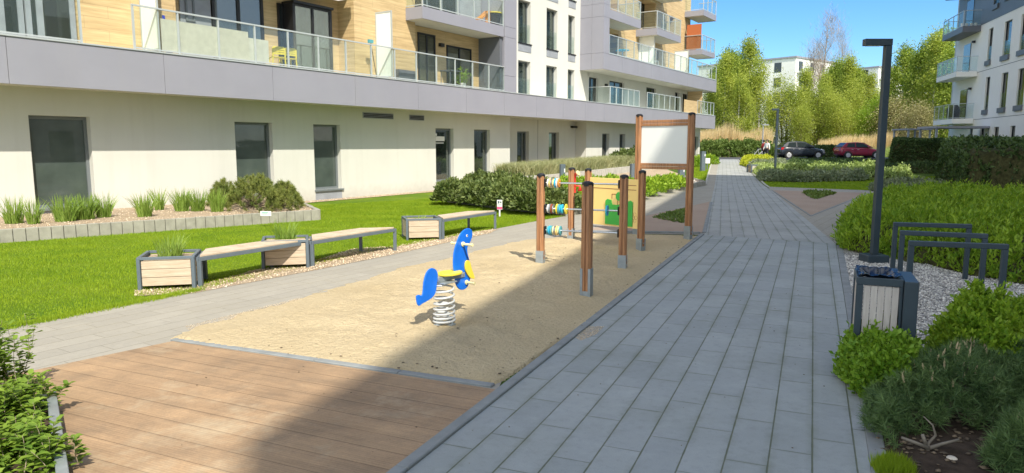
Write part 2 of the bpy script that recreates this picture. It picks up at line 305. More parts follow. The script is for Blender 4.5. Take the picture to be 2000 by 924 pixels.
# foliage
M['blade'] = leafmat('grass_blades', (0.17, 0.29, 0.014), (0.36, 0.47, 0.03), 0.4)
M['orngrass'] = leafmat('ornamental_grass', (0.15, 0.27, 0.03), (0.38, 0.50, 0.12), 0.35)
M['drygrass'] = leafmat('dry_grass', (0.24, 0.29, 0.12), (0.58, 0.56, 0.34), 0.3)
M['reed'] = leafmat('reeds', (0.55, 0.42, 0.22), (0.85, 0.70, 0.44), 0.3, scale=0.3)
M['lime'] = leafmat('lime_leaves', (0.10, 0.23, 0.012), (0.40, 0.54, 0.045), 0.35, scale=2)
M['limedk'] = leafmat('lime_leaves_b', (0.09, 0.22, 0.015), (0.32, 0.48, 0.045), 0.35, scale=2)
M['hedge'] = leafmat('hedge_leaves', (0.022, 0.050, 0.014), (0.11, 0.175, 0.05), 0.2)
M['shrubdk'] = leafmat('dark_shrub_leaves', (0.045, 0.085, 0.018), (0.22, 0.27, 0.08), 0.25, scale=2)
M['pine'] = leafmat('pine_needles', (0.022, 0.065, 0.02), (0.20, 0.30, 0.10), 0.2, scale=4)
M['mugo'] = leafmat('mugo_needles', (0.06, 0.12, 0.025), (0.32, 0.33, 0.08), 0.2, scale=2)
M['candle'] = pm('pine_candles', (0.42, 0.33, 0.19), 0.8)
M['lav'] = leafmat('lavender_leaves', (0.14, 0.19, 0.10), (0.34, 0.38, 0.24), 0.25, scale=1)
M['santo'] = leafmat('pale_green_leaves', (0.24, 0.34, 0.09), (0.48, 0.57, 0.21), 0.3, scale=1)
M['ylime'] = leafmat('yellow_leaves', (0.36, 0.42, 0.02), (0.56, 0.58, 0.04), 0.3, scale=1)
M['midgreen'] = leafmat('mid_green_leaves', (0.09, 0.16, 0.03), (0.21, 0.28, 0.07), 0.3, scale=0.8)
M['birchleaf'] = leafmat('spring_leaves', (0.20, 0.29, 0.035), (0.56, 0.60, 0.12), 0.45, scale=0.5)
M['darkleaf'] = leafmat('darker_tree_leaves', (0.13, 0.22, 0.025), (0.42, 0.50, 0.08), 0.4, scale=0.4)
M['brownleaf'] = leafmat('budding_twigs', (0.24, 0.21, 0.10), (0.42, 0.40, 0.18), 0.3, scale=0.5)
M['brightleaf'] = leafmat('bright_leaves', (0.20, 0.34, 0.03), (0.38, 0.52, 0.06), 0.45, scale=0.5)
M['bigleaf'] = leafmat('broad_leaves', (0.10, 0.20, 0.025), (0.30, 0.42, 0.06), 0.4, scale=6)

# ------------------------------------------------------------ mesh helpers
def tag(o, label=None, cat=None, group=None, kind=None):
    if label: o['label'] = label
    if cat: o['category'] = cat
    if group: o['group'] = group
    if kind: o['kind'] = kind
    return o
def empty(name, loc=(0, 0, 0), rz=0.0):
    o = bpy.data.objects.new(name, None); COL.objects.link(o); o.location = loc; o.rotation_euler = (0, 0, rz); o.empty_display_size = 0.2; return o
class MB:
    def __init__(s): s.v = []; s.f = []
    def add(s, vs, fs):
        k = len(s.v); s.v += [tuple(v) for v in vs]; s.f += [tuple(i+k for i in f) for f in fs]; return s
    def box(s, x0, x1, y0, y1, z0, z1, mat=None):
        if x0 > x1: x0, x1 = x1, x0
        if y0 > y1: y0, y1 = y1, y0
        if z0 > z1: z0, z1 = z1, z0
        vs = [Vector(p) for p in ((x0,y0,z0),(x1,y0,z0),(x1,y1,z0),(x0,y1,z0),(x0,y0,z1),(x1,y0,z1),(x1,y1,z1),(x0,y1,z1))]
        if mat is not None: vs = [mat @ v for v in vs]
        return s.add(vs, ((0,3,2,1),(4,5,6,7),(0,1,5,4),(1,2,6,5),(2,3,7,6),(3,0,4,7)))
    def bar(s, a, b, wd, hh, z0=None):       # box between two points: width across, height
        a = Vector(a); b = Vector(b); d = (b-a); L = d.length; d.normalize()
        up = Vector((0, 0, 1)) if abs(d.z) < 0.95 else Vector((0, 1, 0))
        sd_ = d.cross(up).normalized(); up = sd_.cross(d)
        m = Matrix((sd_, d, up)).transposed().to_4x4(); m.translation = a
        return s.box(-wd/2, wd/2, 0, L, -hh/2, hh/2, m)
    def prism(s, poly, z0, z1):
        n = len(poly); a = sum(poly[i][0]*poly[(i+1) % n][1]-poly[(i+1) % n][0]*poly[i][1] for i in range(n))
        if a < 0: poly = poly[::-1]
        vs = [(p[0], p[1], z0) for p in poly]+[(p[0], p[1], z1) for p in poly]
        fs = [tuple(range(n))[::-1], tuple(range(n, 2*n))]+[(i, (i+1) % n, (i+1) % n+n, i+n) for i in range(n)]
        return s.add(vs, fs)
    def tube(s, pts, rad, n=8, cap=True):
        pts = [Vector(p) for p in pts]; k = len(pts)
        if not hasattr(rad, '__len__'): rad = [rad]*k
        ref = None; rings = []
        for i, p in enumerate(pts):
            d = (pts[min(i+1, k-1)]-pts[max(i-1, 0)]).normalized()
            if ref is None: ref = d.orthogonal().normalized()
            ref = (ref-d*ref.dot(d)); ref = ref.normalized() if ref.length > 1e-6 else d.orthogonal().normalized()
            bn = d.cross(ref)
            rings.append([p+(ref*math.cos(2*math.pi*j/n)+bn*math.sin(2*math.pi*j/n))*rad[i] for j in range(n)])
        vs = [v for r in rings for v in r]; fs = []
        for i in range(k-1):
            for j in range(n): fs.append((i*n+j, i*n+(j+1) % n, (i+1)*n+(j+1) % n, (i+1)*n+j))
        if cap: fs.append(tuple(range(n))[::-1]); fs.append(tuple(range((k-1)*n, k*n)))
        return s.add(vs, fs)
    def build(s, name, mat, parent=None, bevel=0.0, smooth=False, seg=1):
        me = bpy.data.meshes.new(name); me.from_pydata(s.v, [], s.f); me.validate(); me.update()
        me.materials.append(mat); o = bpy.data.objects.new(name, me); COL.objects.link(o)
        if parent: o.parent = parent
        if bevel > 0:
            b = o.modifiers.new('bevel', 'BEVEL'); b.width = bevel; b.segments = seg; b.limit_method = 'ANGLE'; b.angle_limit = R(40)
        if smooth:
            me.polygons.foreach_set('use_smooth', [True]*len(me.polygons))
        return o
def npmesh(name, V, F, mat, parent=None, mat2=None, nf2=0):
    me = bpy.data.meshes.new(name); V = np.asarray(V, np.float32); F = np.asarray(F, np.int32); k = F.shape[1]
    me.vertices.add(len(V)); me.vertices.foreach_set('co', V.ravel())
    me.loops.add(F.size); me.loops.foreach_set('vertex_index', F.ravel())
    me.polygons.add(len(F)); me.polygons.foreach_set('loop_start', np.arange(0, F.size, k, dtype=np.int32))
    me.polygons.foreach_set('loop_total', np.full(len(F), k, np.int32)); me.update(calc_edges=True)
    me.materials.append(mat)
    if mat2 is not None:
        me.materials.append(mat2); mi = np.zeros(len(F), np.int32); mi[len(F)-nf2:] = 1; me.polygons.foreach_set('material_index', mi)
    o = bpy.data.objects.new(name, me); COL.objects.link(o)
    if parent: o.parent = parent
    return o
def rvec(n):
    v = np.random.normal(size=(n, 3)); return v/np.linalg.norm(v, axis=1, keepdims=True)
def leafgeo(P, size, aspect=0.5, up=0.3, bias=None, jitter=0.35):
    """rhombic leaves around points P"""
    n = len(P); d = rvec(n); d[:, 2] = d[:, 2]*0.8+up
    if bias is not None: d = d+bias
    d /= np.linalg.norm(d, axis=1, keepdims=True)
    s = np.cross(d, rvec(n)); s /= np.linalg.norm(s, axis=1, keepdims=True)
    L = (size*(1+jitter*np.random.uniform(-1, 1, n)))[:, None]
    V = np.stack([P, P+d*L*0.5+s*L*aspect*0.5, P+d*L, P+d*L*0.5-s*L*aspect*0.5], 1).reshape(-1, 3)
    return V, np.arange(4*n).reshape(-1, 4)
def bladegeo(P, h, wd, lean=0.35, curve=0.0):
    n = len(P); a = np.random.uniform(0, 2*np.pi, n); H = h*np.random.uniform(0.55, 1.25, n)
    ln = np.random.uniform(0, lean, n)*H; b = np.random.uniform(0, 2*np.pi, n)
    side = np.stack([np.cos(a), np.sin(a), np.zeros(n)], 1)*wd/2
    tip = P+np.stack([np.cos(b)*ln, np.sin(b)*ln, H], 1)
    if curve <= 0:
        V = np.stack([P-side, P+side, tip], 1).reshape(-1, 3); return V, np.arange(3*n).reshape(-1, 3)
    mid = P+np.stack([np.cos(b)*ln*0.35, np.sin(b)*ln*0.35, H*0.65], 1)
    tip2 = P+np.stack([np.cos(b)*ln*(1+curve), np.sin(b)*ln*(1+curve), H*(1-curve*0.3)], 1)
    V = np.stack([P-side, P+side, mid+side*0.8, tip2, mid-side*0.8], 1).reshape(-1, 3)
    k = np.arange(n)*5
    return V, np.concatenate([np.stack([k, k+1, k+2, k+4], 1), np.stack([k+4, k+2, k+3, k+3], 1)])
def tuftgeo(n, rad, h, wd):
    """arching grass blades fanning out of one crown"""
    a = np.random.uniform(0, 2*np.pi, n); r_ = rad*np.sqrt(np.random.uniform(0, 1, n)); B = np.stack([np.cos(a)*r_, np.sin(a)*r_, np.zeros(n)], 1)
    a2 = a+np.random.normal(0, 0.8, n); out = np.stack([np.cos(a2), np.sin(a2), np.zeros(n)], 1); L = h*np.random.uniform(0.35, 1.2, n)[:, None]; ln = (np.random.uniform(0.05, 0.75, n)**1.3)[:, None]
    sd_ = np.stack([-np.sin(a2+0.8), np.cos(a2+0.8), np.zeros(n)], 1)*wd/2; up = np.array([0, 0, 1.0]); k5 = []
    for t_, w_ in ((0, 1), (0.4, 0.95), (0.75, 0.7), (1.0, 0.05)):
        c = B+up*L*(t_-0.28*ln*t_*t_)+out*L*ln*(0.35*t_+0.6*t_*t_); k5 += [c-sd_*w_, c+sd_*w_]
    V = np.stack(k5, 1).reshape(-1, 3); k = np.arange(n)*8
    return V, np.concatenate([np.stack([k+2*i, k+2*i+1, k+2*i+3, k+2*i+2], 1) for i in range(3)])
def inpoly(X, Y, poly):
    r = np.zeros(len(X), bool); n = len(poly)
    for i in range(n):
        x0, y0 = poly[i][0], poly[i][1]; x1, y1 = poly[(i+1) % n][0], poly[(i+1) % n][1]
        if y0 == y1: continue
        c = ((Y > min(y0, y1)) & (Y <= max(y0, y1))) & (X < (x1-x0)*(Y-y0)/(y1-y0)+x0); r ^= c
    return r
def edist(X, Y, poly):
    d = np.full(len(X), 1e9); n = len(poly)
    for i in range(n):
        x0, y0 = poly[i][0], poly[i][1]; x1, y1 = poly[(i+1) % n][0], poly[(i+1) % n][1]
        L = (x1-x0)**2+(y1-y0)**2+1e-12; t_ = np.clip(((X-x0)*(x1-x0)+(Y-y0)*(y1-y0))/L, 0, 1)
        d = np.minimum(d, np.hypot(X-x0-t_*(x1-x0), Y-y0-t_*(y1-y0)))
    return d
def scatter(poly, n):
    xs = [p[0] for p in poly]; ys = [p[1] for p in poly]; X = []; Y = []; k = 0
    while k < n:
        x = np.random.uniform(min(xs), max(xs), n*3); y = np.random.uniform(min(ys), max(ys), n*3); m = inpoly(x, y, poly)
        X.append(x[m]); Y.append(y[m]); k += m.sum()
        if not m.sum(): break
    return np.concatenate(X)[:n], np.concatenate(Y)[:n]
zgv = lambda Y: 0.75*np.clip((Y-34)/28.0, 0, 1)
def vnoise(X, Y, s, seed=0):                # smooth value noise
    r = np.random.RandomState(seed); T = r.uniform(0, 1, (64, 64)); x = X/s; y = Y/s
    xi = np.floor(x).astype(int); yi = np.floor(y).astype(int); fx = x-xi; fy = y-yi; fx = fx*fx*(3-2*fx); fy = fy*fy*(3-2*fy)
    g = lambda a, b: T[a % 64, b % 64]
    return (g(xi, yi)*(1-fx)+g(xi+1, yi)*fx)*(1-fy)+(g(xi, yi+1)*(1-fx)+g(xi+1, yi+1)*fx)*fy
def sheet(name, poly, dz, mat, kind='structure'):
    bm = bmesh.new(); vs = [bm.verts.new((p[0], p[1], 0)) for p in poly]; f = bm.faces.new(vs)
    if f.normal.z < 0: bmesh.ops.reverse_faces(bm, faces=[f])
    for y in np.arange(34, 63, 2.0):
        bmesh.ops.bisect_plane(bm, geom=bm.verts[:]+bm.edges[:]+bm.faces[:], plane_co=(0, y, 0), plane_no=(0, 1, 0))
    bmesh.ops.triangulate(bm, faces=bm.faces[:])
    for v in bm.verts: v.co.z = zg(v.co.y)+dz
    bmesh.ops.recalc_face_normals(bm, faces=bm.faces[:])
    if sum(f.normal.z for f in bm.faces) < 0: bmesh.ops.reverse_faces(bm, faces=bm.faces[:])
    me = bpy.data.meshes.new(name); bm.to_mesh(me); bm.free(); me.materials.append(mat)
    o = bpy.data.objects.new(name, me); COL.objects.link(o); tag(o, kind=kind); return o
def canopy(name, poly, h, edge, mat, n, size, aspect=0.5, z0=0.0, hvar=0.12, vs=0.8, parent=None, label=None, cat='shrub', group=None, kind=None,
           up=0.4, skin=0.12, side=0.35, seed=1, core=True, bottom=0.02, sprig=0.0, per=9):
    """mounded planting or hedge over a footprint: a noisy leafy skin over a core painted dark as inner shade"""
    cx = sum(p[0] for p in poly)/len(poly); cy = sum(p[1] for p in poly)/len(poly)
    def top(X, Y):
        d = edist(X, Y, poly); k = np.clip(d/edge, 0, 1)
        return h*np.sqrt(np.clip(1-(1-k)**2, 0, 1))*(1-hvar+2*hvar*vnoise(X, Y, vs, seed))*(1-hvar*0.5+hvar*vnoise(X, Y, vs*0.3, seed+5))
    n1 = int(n*(1-side)); X, Y = scatter(poly, n1)
    Z = top(X, Y)-np.random.exponential(skin*0.5, n1)
    P = [np.stack([X, Y, np.maximum(Z, bottom)], 1)]
    m = len(poly); L = [math.hypot(poly[(i+1) % m][0]-poly[i][0], poly[(i+1) % m][1]-poly[i][1]) for i in range(m)]
    n2 = n-n1; idx = np.random.choice(m, n2, p=np.array(L)/sum(L)); tt = np.random.uniform(0, 1, n2)
    A = np.array([(p[0], p[1]) for p in poly]); B = np.roll(A, -1, 0); Q = A[idx]*(1-tt[:, None])+B[idx]*tt[:, None]
    ins = np.random.uniform(0.0, edge*1.0, n2); dirc = np.array([cx, cy])-Q; ln = np.linalg.norm(dirc, axis=1, keepdims=True); Q = Q+dirc/ln*ins[:, None]
    zt = top(Q[:, 0], Q[:, 1]); P.append(np.stack([Q[:, 0], Q[:, 1], np.maximum(zt*np.random.uniform(0.0, 1, n2), bottom)], 1))
    P = np.concatenate(P); bias = None
    if sprig > 0:                            # leaves strung along short upright shoots
        k_ = max(1, len(P)//per); B_ = P[np.random.choice(len(P), k_, replace=False)]; od = np.stack([B_[:, 0]-cx, B_[:, 1]-cy, np.zeros(k_)], 1); od /= np.linalg.norm(od, axis=1, keepdims=True)+1e-6
        dr_ = np.random.normal(size=(k_, 3))*0.42+np.array([0, 0, 0.8])+od*0.25; dr_ /= np.linalg.norm(dr_, axis=1, keepdims=True); ln2 = sprig*np.random.uniform(0.4, 1.3, k_)
        t_ = np.tile(np.linspace(0, 1, per), k_)[:, None]; P = np.repeat(B_, per, 0)+np.repeat(dr_*ln2[:, None], per, 0)*(t_-0.35); bias = np.repeat(dr_, per, 0)*0.7
        P[:, 2] = np.maximum(P[:, 2], bottom)
    base = zgv(P[:, 1])+z0
    P[:, 2] += base
    V, F = leafgeo(P, size, aspect, up, bias)
    Vs = [V]; Fs = [F]; k = len(V)
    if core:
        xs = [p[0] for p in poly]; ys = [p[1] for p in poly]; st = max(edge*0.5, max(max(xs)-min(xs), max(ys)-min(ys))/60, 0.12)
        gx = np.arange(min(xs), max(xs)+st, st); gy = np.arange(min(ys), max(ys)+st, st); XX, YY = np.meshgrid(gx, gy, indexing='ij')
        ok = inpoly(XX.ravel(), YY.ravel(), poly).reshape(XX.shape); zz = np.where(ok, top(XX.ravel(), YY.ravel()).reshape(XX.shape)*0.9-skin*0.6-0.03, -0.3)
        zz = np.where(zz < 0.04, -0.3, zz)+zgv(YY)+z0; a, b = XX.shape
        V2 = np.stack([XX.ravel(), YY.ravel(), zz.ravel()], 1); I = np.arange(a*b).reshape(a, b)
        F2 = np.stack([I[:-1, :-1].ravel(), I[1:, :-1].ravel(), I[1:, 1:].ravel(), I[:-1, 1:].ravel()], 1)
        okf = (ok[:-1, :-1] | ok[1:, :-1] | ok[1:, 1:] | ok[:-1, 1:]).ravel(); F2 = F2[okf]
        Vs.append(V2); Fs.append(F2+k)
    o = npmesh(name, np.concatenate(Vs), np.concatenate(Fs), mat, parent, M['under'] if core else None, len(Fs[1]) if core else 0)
    if label: tag(o, label, cat, group)
    if kind: tag(o, kind=kind)
    return o
def copytree(o, parent=None):
    c = o.copy(); COL.objects.link(c)
    if parent is not None: c.parent = parent
    for ch in list(o.children): copytree(ch, c)
    return c
# ============================================================ SETTING: ground and paving
def P2(l, z=0.0): return [tuple(G(x, y, z)) for x, y in l]
def ext(a, b, t): return (a[0]+(b[0]-a[0])*t, a[1]+(b[1]-a[1])*t)
bm = bmesh.new()
xs = [-400, -60, -20, 0, 20, 60, 120, 500]; ys = [-120, 0]+list(range(34, 64, 2))+[120, 300, 900]
gv = [[bm.verts.new((x, y, zg(y))) for y in ys] for x in xs]
for i in range(len(xs)-1):
    for j in range(len(ys)-1): bm.faces.new((gv[i][j], gv[i+1][j], gv[i+1][j+1], gv[i][j+1]))
me = bpy.data.meshes.new('ground'); bm.to_mesh(me); bm.free(); me.materials.append(M['grass_far'])
ground = bpy.data.objects.new('ground', me); COL.objects.link(ground); tag(ground, kind='structure')

lawn_edge = P2([(0, 645), (390, 568), (760, 487), (1045, 433)])
le0 = ext(lawn_edge[1], lawn_edge[0], 3.2)
kb2 = P2([(1108, 422), (1262, 385), (1377, 362.5), (1392, 314)])
wallA = (W0.x+UX*-22, W0.y+UY*-22); wallB = (W0.x+UX*14, W0.y+UY*14)
lawn_poly = [le0]+lawn_edge+[kb2[0], wallB, wallA]
sheet('lawn', lawn_poly, 0.004, M['grass_g'])
fold_l = G(1375, 459.5); fold_r = G(1632, 477)
# sunlit path beside the lawn, merging with the main path
pl = [le0]+lawn_edge+kb2+P2([(1440, 312), (1505, 371), (1584, 424)])+[tuple(fold_r), tuple(fold_l)]+P2([(1120, 455), (975, 757)])
d1 = Vector(D1)
mp_l = G(788, 924); mp_r = G(1675, 924)
pl += [tuple(mp_l-d1*9), (-12, -4)]
sheet('side_path', pl, 0.008, M['pave_side'])
# main path near part
sheet('main_path', [tuple(mp_l-d1*9), tuple(mp_r-d1*9), tuple(fold_r), tuple(fold_l)], 0.012, M['pave'])
sheet('main_path', P2([(1375, 459.5), (1388, 397), (1403, 320), (1406, 311.5), (1439, 311.5), (1505, 371), (1632, 477)]), 0.012, M['pave_far'])
sheet('side_path', P2([(1632, 477), (1583, 424), (1504, 371), (1500, 365), (1840, 378), (1900, 400), (1735, 425)]), 0.0145, M['pave_side'])
M['decktan'] = groundmat('tan_resin', (0.36, 0.27, 0.21), (0.42, 0.33, 0.26), (0.30, 0.23, 0.18), 0.6, 60, 0.003)
sheet('terrace', P2([(1510, 372.5), (1584, 421), (1693, 377.5)]), 0.018, M['decktan'])
sheet('terrace', P2([(1373, 456), (1386.5, 395), (1185, 440), (1130, 454)]), 0.018, M['decktan'])
# deck
dk = [tuple(G(340, 668)), tuple(G(972, 764)), tuple(G(755, 930))]
e1 = Vector(dk[2]); dk += [tuple(e1-d1*6), (-9.5, -3), tuple(Vector(dk[0])-Vector((0.64, 0.77))*7)]
sheet('wooden_deck', dk, 0.012, M['deck'])
bgap = MB(); a_, b_ = Vector(dk[1]), e1-d1*6
bgap.bar((a_.x, a_.y, 0.012), (b_.x, b_.y, 0.012), 0.022, 0.012); tag(bgap.build('deck_joint', M['black']), kind='structure')
# kerbs
def kerb(name, pts, wd, z0, z1, mat, unit=1.0, gap=0.006):
    mb = MB()
    for i in range(len(pts)-1):
        a, b = Vector(pts[i]), Vector(pts[i+1]); L = (b-a).length; k = max(1, round(L/unit)); d = (b-a)/L
        for j in range(k):
            p = a+d*(L*j/k+gap/2); q = a+d*(L*(j+1)/k-gap/2); zz = (z0+z1)/2
            mb.bar((p.x, p.y, zz+zg(p.y)), (q.x, q.y, zz+zg(q.y)), wd, z1-z0)
    return mb.build(name, mat, bevel=0.006)
pr = Vector((D1[1], -D1[0]))
tag(kerb('path_kerb', [mp_l-d1*8-pr*0.045, fold_l-pr*0.045+d1*0.05], 0.085, -0.05, 0.032, M['kerb']), kind='structure')
tag(kerb('path_kerb', [mp_r-d1*8+pr*0.055, fold_r+pr*0.055-d1*0.3], 0.10, -0.05, 0.022, M['kerb'], 0.8), kind='structure')
k0, k1 = G(338, 666), G(975, 758.5)
tag(kerb('deck_kerb', [k0, k1-(k1-k0).normalized()*0.05], 0.075, -0.05, 0.026, M['kerb'], 0.9), kind='structure')
tag(kerb('sand_kerb', [G(1130, 453.5), G(1368, 457.5)], 0.08, -0.05, 0.05, M['kerb'], 0.9), kind='structure')
tag(kerb('path_kerb', [G(1375, 456), G(1388.5, 396)], 0.08, -0.05, 0.03, M['kerb'], 0.9), kind='structure')
tag(kerb('path_kerb', [G(1507, 372), G(1584, 423), G(1697, 378)], 0.05, -0.05, 0.022, M['kerb'], 0.9), kind='structure')
tag(kerb('path_kerb', [G(1441, 312), G(1502, 366)], 0.10, -0.05, 0.03, M['kerbl'], 0.9), kind='structure')
tag(kerb('path_kerb', [G(1378, 361), G(1391, 313)], 0.10, -0.05, 0.05, M['kerbl'], 0.9), kind='structure')

# sand pit: a raked, slightly heaped surface spilling over its edge
sp = P2([(345, 668), (972, 756), (1145, 641), (1367, 462), (1125, 457), (1032, 474), (815, 527), (600, 592), (420, 642)])
sx_ = [p[0] for p in sp]; sy_ = [p[1] for p in sp]
st = 0.035; gx = np.arange(min(sx_)-0.4, max(sx_)+0.4, st); gy = np.arange(min(sy_)-0.4, max(sy_)+0.4, st)
XX, YY = np.meshgrid(gx, gy, indexing='ij'); X = XX.ravel(); Y = YY.ravel()
ins = inpoly(X, Y, sp); ed = edist(X, Y, sp)*np.where(ins, 1, -1)
lp = [Vector(p) for p in sp]; loose = edist(X, Y, [sp[5], sp[6], sp[7], sp[8], sp[0], sp[8], sp[7], sp[6]])      # loose side
lk = np.clip(1-loose/0.8, 0, 1)
nz = vnoise(X, Y, 0.9, 3)*0.030+vnoise(X, Y, 0.28, 4)*0.034+vnoise(X, Y, 0.11, 6)*0.026+vnoise(X, Y, 0.06, 7)*0.008+np.random.uniform(-1, 1, len(X))*0.0022
Z = np.clip(ed*0.12, -0.2, 0.03)+nz-0.018+lk*(0.045-0.0)*np.clip(1+ed/0.25, 0, 1)*np.where(ins, 1, 0.9)
Z = np.where((ed < 0.02) & (lk < 0.05), -0.05, Z); Z = np.where(ed < -0.3, -0.05, Z); Z = np.minimum(Z, 0.012+np.clip(ed, 0, 1)*0.10+0.02*lk+0.01); Z = np.where(ed > 0.06, np.maximum(Z, 0.0115+nz*0.35), Z)
a, b = XX.shape; I = np.arange(a*b).reshape(a, b)
F = np.stack([I[:-1, :-1].ravel(), I[1:, :-1].ravel(), I[1:, 1:].ravel(), I[:-1, 1:].ravel()], 1)
kk0, kk1 = G(338, 666), G(975, 758.5); side_ = (X-kk0.x)*(kk1.y-kk0.y)-(Y-kk0.y)*(kk1.x-kk0.x); Z = np.where(side_ > -0.02, -0.05, Z); keep = (Z[F] > -0.045).any(1); so = npmesh('sand', np.stack([X, Y, Z], 1), F[keep], M['sand']); tag(so, kind='structure')
so.data.polygons.foreach_set('use_smooth', [True]*len(so.data.polygons))
# sand drifts on path edge and bits of bark lying on the sand
def pebbles(name, X, Y, Z, smin, smax, mat, flat=0.6, **tg):
    n = len(X); s_ = np.random.uniform(smin, smax, n)
    U = np.array([(1,0,0),(0,1,0),(-1,0,0),(0,-1,0),(0,0,1),(0,0,-1)], float); T = np.array([(0,1,4),(1,2,4),(2,3,4),(3,0,4),(1,0,5),(2,1,5),(3,2,5),(0,3,5)])
    V = U[None]*s_[:, None, None]*np.random.uniform(0.6, 1.2, (n, 6, 1)); V[:, :, 2] *= flat
    an = np.random.uniform(0, 6.28, n); c, s2 = np.cos(an)[:, None], np.sin(an)[:, None]
    V = np.stack([V[:, :, 0]*c-V[:, :, 1]*s2, V[:, :, 0]*s2+V[:, :, 1]*c, V[:, :, 2]], 2)+np.stack([X, Y, Z], 1)[:, None, :]
    o = npmesh(name, V.reshape(-1, 3), (T[None]+6*np.arange(n)[:, None, None]).reshape(-1, 3), mat); tag(o, **tg); return o
X, Y = scatter(sp, 750); pebbles('bark_litter', X, Y, np.full(len(X), 0.040), 0.006, 0.02, M['litter'], 0.35, kind='stuff')
X, Y = scatter(dk[:3]+[tuple(e1-d1*1)]+[(-3.5, 3.0), dk[0]], 26); pebbles('deck_litter', X, Y, np.full(len(X), 0.016), 0.004, 0.010, M['litter'], 0.3, kind='stuff')
X, Y = scatter([tuple(mp_l), tuple(mp_r), tuple(fold_r), tuple(fold_l)], 90); pebbles('path_litter', X, Y, np.full(len(X), 0.016), 0.004, 0.010, M['litter'], 0.3, kind='stuff')
dr = P2([(1135, 668), (1165, 655), (1180, 640), (1150, 640), (1120, 660)]); X, Y = scatter(dr, 900)
dr2 = P2([(380, 655), (600, 596), (590, 582), (360, 640)]); X2, Y2 = scatter(dr2, 2600); X = np.concatenate([X, X2]); Y = np.concatenate([Y, Y2])
pebbles('sand_drift', X, Y, np.full(len(X), 0.014), 0.003, 0.007, M['pebtan'], 0.5, kind='stuff')

# lawn blades
def blades(name, poly, n, h, wd, mat, z=0.0, lean=0.5, excl=None):
    X, Y = scatter(poly, n)
    if excl is not None: m = ~inpoly(X, Y, excl); X = X[m]; Y = Y[m]
    k = 0.35+0.65*vnoise(X, Y, 0.5, 9); P = np.stack([X, Y, zgv(Y)+z], 1)
    V, F = bladegeo(P, h*k, wd, lean); return tag(npmesh(name, V, F, mat), kind='stuff')
bed1 = P2([(-260, 520), (0, 475), (622, 430), (590, 402), (300, 420)]) 
near = [le0, lawn_edge[0], lawn_edge[1], lawn_edge[2], tuple(G(760, 400)), tuple(G(600, 405)), tuple(G(620, 430)), tuple(G(0, 475)), tuple(G(-160, 487))]
blades('lawn_grass', near, 150000, 0.045, 0.010, M['blade'], 0.004)
blades('lawn_grass', [lawn_edge[2], lawn_edge[3], kb2[0], tuple(G(1046, 415)), tuple(G(876, 396)), tuple(G(860, 388)), tuple(G(600, 403)), tuple(G(640, 420))], 110000, 0.06, 0.016, M['blade'], 0.004)
# fringe along path edge, softening the line
def fringe(name, a, b, n, h, wd, mat, spread=0.05, z=0.0):
    t_ = np.random.uniform(0, 1, n); X = a[0]+(b[0]-a[0])*t_+np.random.normal(0, spread, n); Y = a[1]+(b[1]-a[1])*t_+np.random.normal(0, spread, n)
    V, F = bladegeo(np.stack([X, Y, zgv(Y)+z], 1), h, wd, 0.8); return tag(npmesh(name, V, F, mat), kind='stuff')
for i in range(2): fringe('lawn_grass', ([le0]+lawn_edge)[i], ([le0]+lawn_edge)[i+1], 5000, 0.05, 0.009, M['blade'])
# strips of dry gravel
gs = [(W0.x+UX*s+UY*n, W0.y+UY*s-UX*n) for s, n in ((-2.2, 0.2), (-2.2, 0.85), (9.6, 0.8), (9.6, 0.2))]
sheet('gravel_strip', gs, 0.016, M['drygravel'])
bn = P2([(380, 574), (600, 532), (765, 499), (958, 456), (975, 447), (860, 462), (780, 480), (690, 487), (598, 515), (500, 528), (385, 560), (262, 568), (262, 580)])
sheet('gravel_strip', bn, 0.012, M['drygravel']); X, Y = scatter(bn, 2600); pebbles('gravel_stones', X, Y, np.full(len(X), 0.016), 0.008, 0.024, M['pebtan'], 0.6, kind='stuff')
X, Y = scatter(gs, 900); pebbles('gravel_stones', X, Y, np.full(len(X), 0.02), 0.012, 0.03, M['pebtan'], 0.6, kind='stuff')
# right-hand bed
rb = [tuple(fold_r+pr*0.1), tuple(mp_r+pr*0.1), tuple(mp_r-d1*6+pr*0.1), (12, -3), (22, 8), (24, 20), tuple(G(1735, 430))]
sheet('gravel_bed', rb, 0.008, M['gravel'])
gp = P2([(1645, 500), (1668, 640), (1700, 700), (2010, 680), (2010, 540), (1900, 505)]); X, Y = scatter(gp, 15000); pebbles('gravel_stones', X, Y, np.full(len(X), 0.012), 0.009, 0.022, M['peb'], 0.6, kind='stuff')
so_ = P2([(1672, 655), (1706, 930), (2080, 930), (2080, 690), (1800, 690)]); so_ = [so_[0], so_[1], tuple(Vector(so_[1])-d1*3), (6, -1), so_[2], so_[3], so_[4]]
sheet('soil_bed', so_, 0.014, M['soil']); X, Y = scatter(so_, 3000); pebbles('bark_mulch', X, Y, np.full(len(X), 0.02), 0.01, 0.03, M['litter'], 0.4, kind='stuff')
# small triangular plantings in the terraces
tri = P2([(1276, 427), (1338, 410), (1333, 438)]); canopy('ground_cover', tri, 0.10, 0.2, M['midgreen'], 1500, 0.07, label=None, kind='stuff', core=True)
tri2 = P2([(1567, 378), (1632, 379), (1592, 390)]); canopy('ground_cover', tri2, 0.10, 0.2, M['midgreen'], 1200, 0.12, kind='stuff')
# street and its verge
sheet('road', [(-40, 60), (90, 60), (90, 68.5), (-40, 68.5)], 0.006, M['asphalt'])
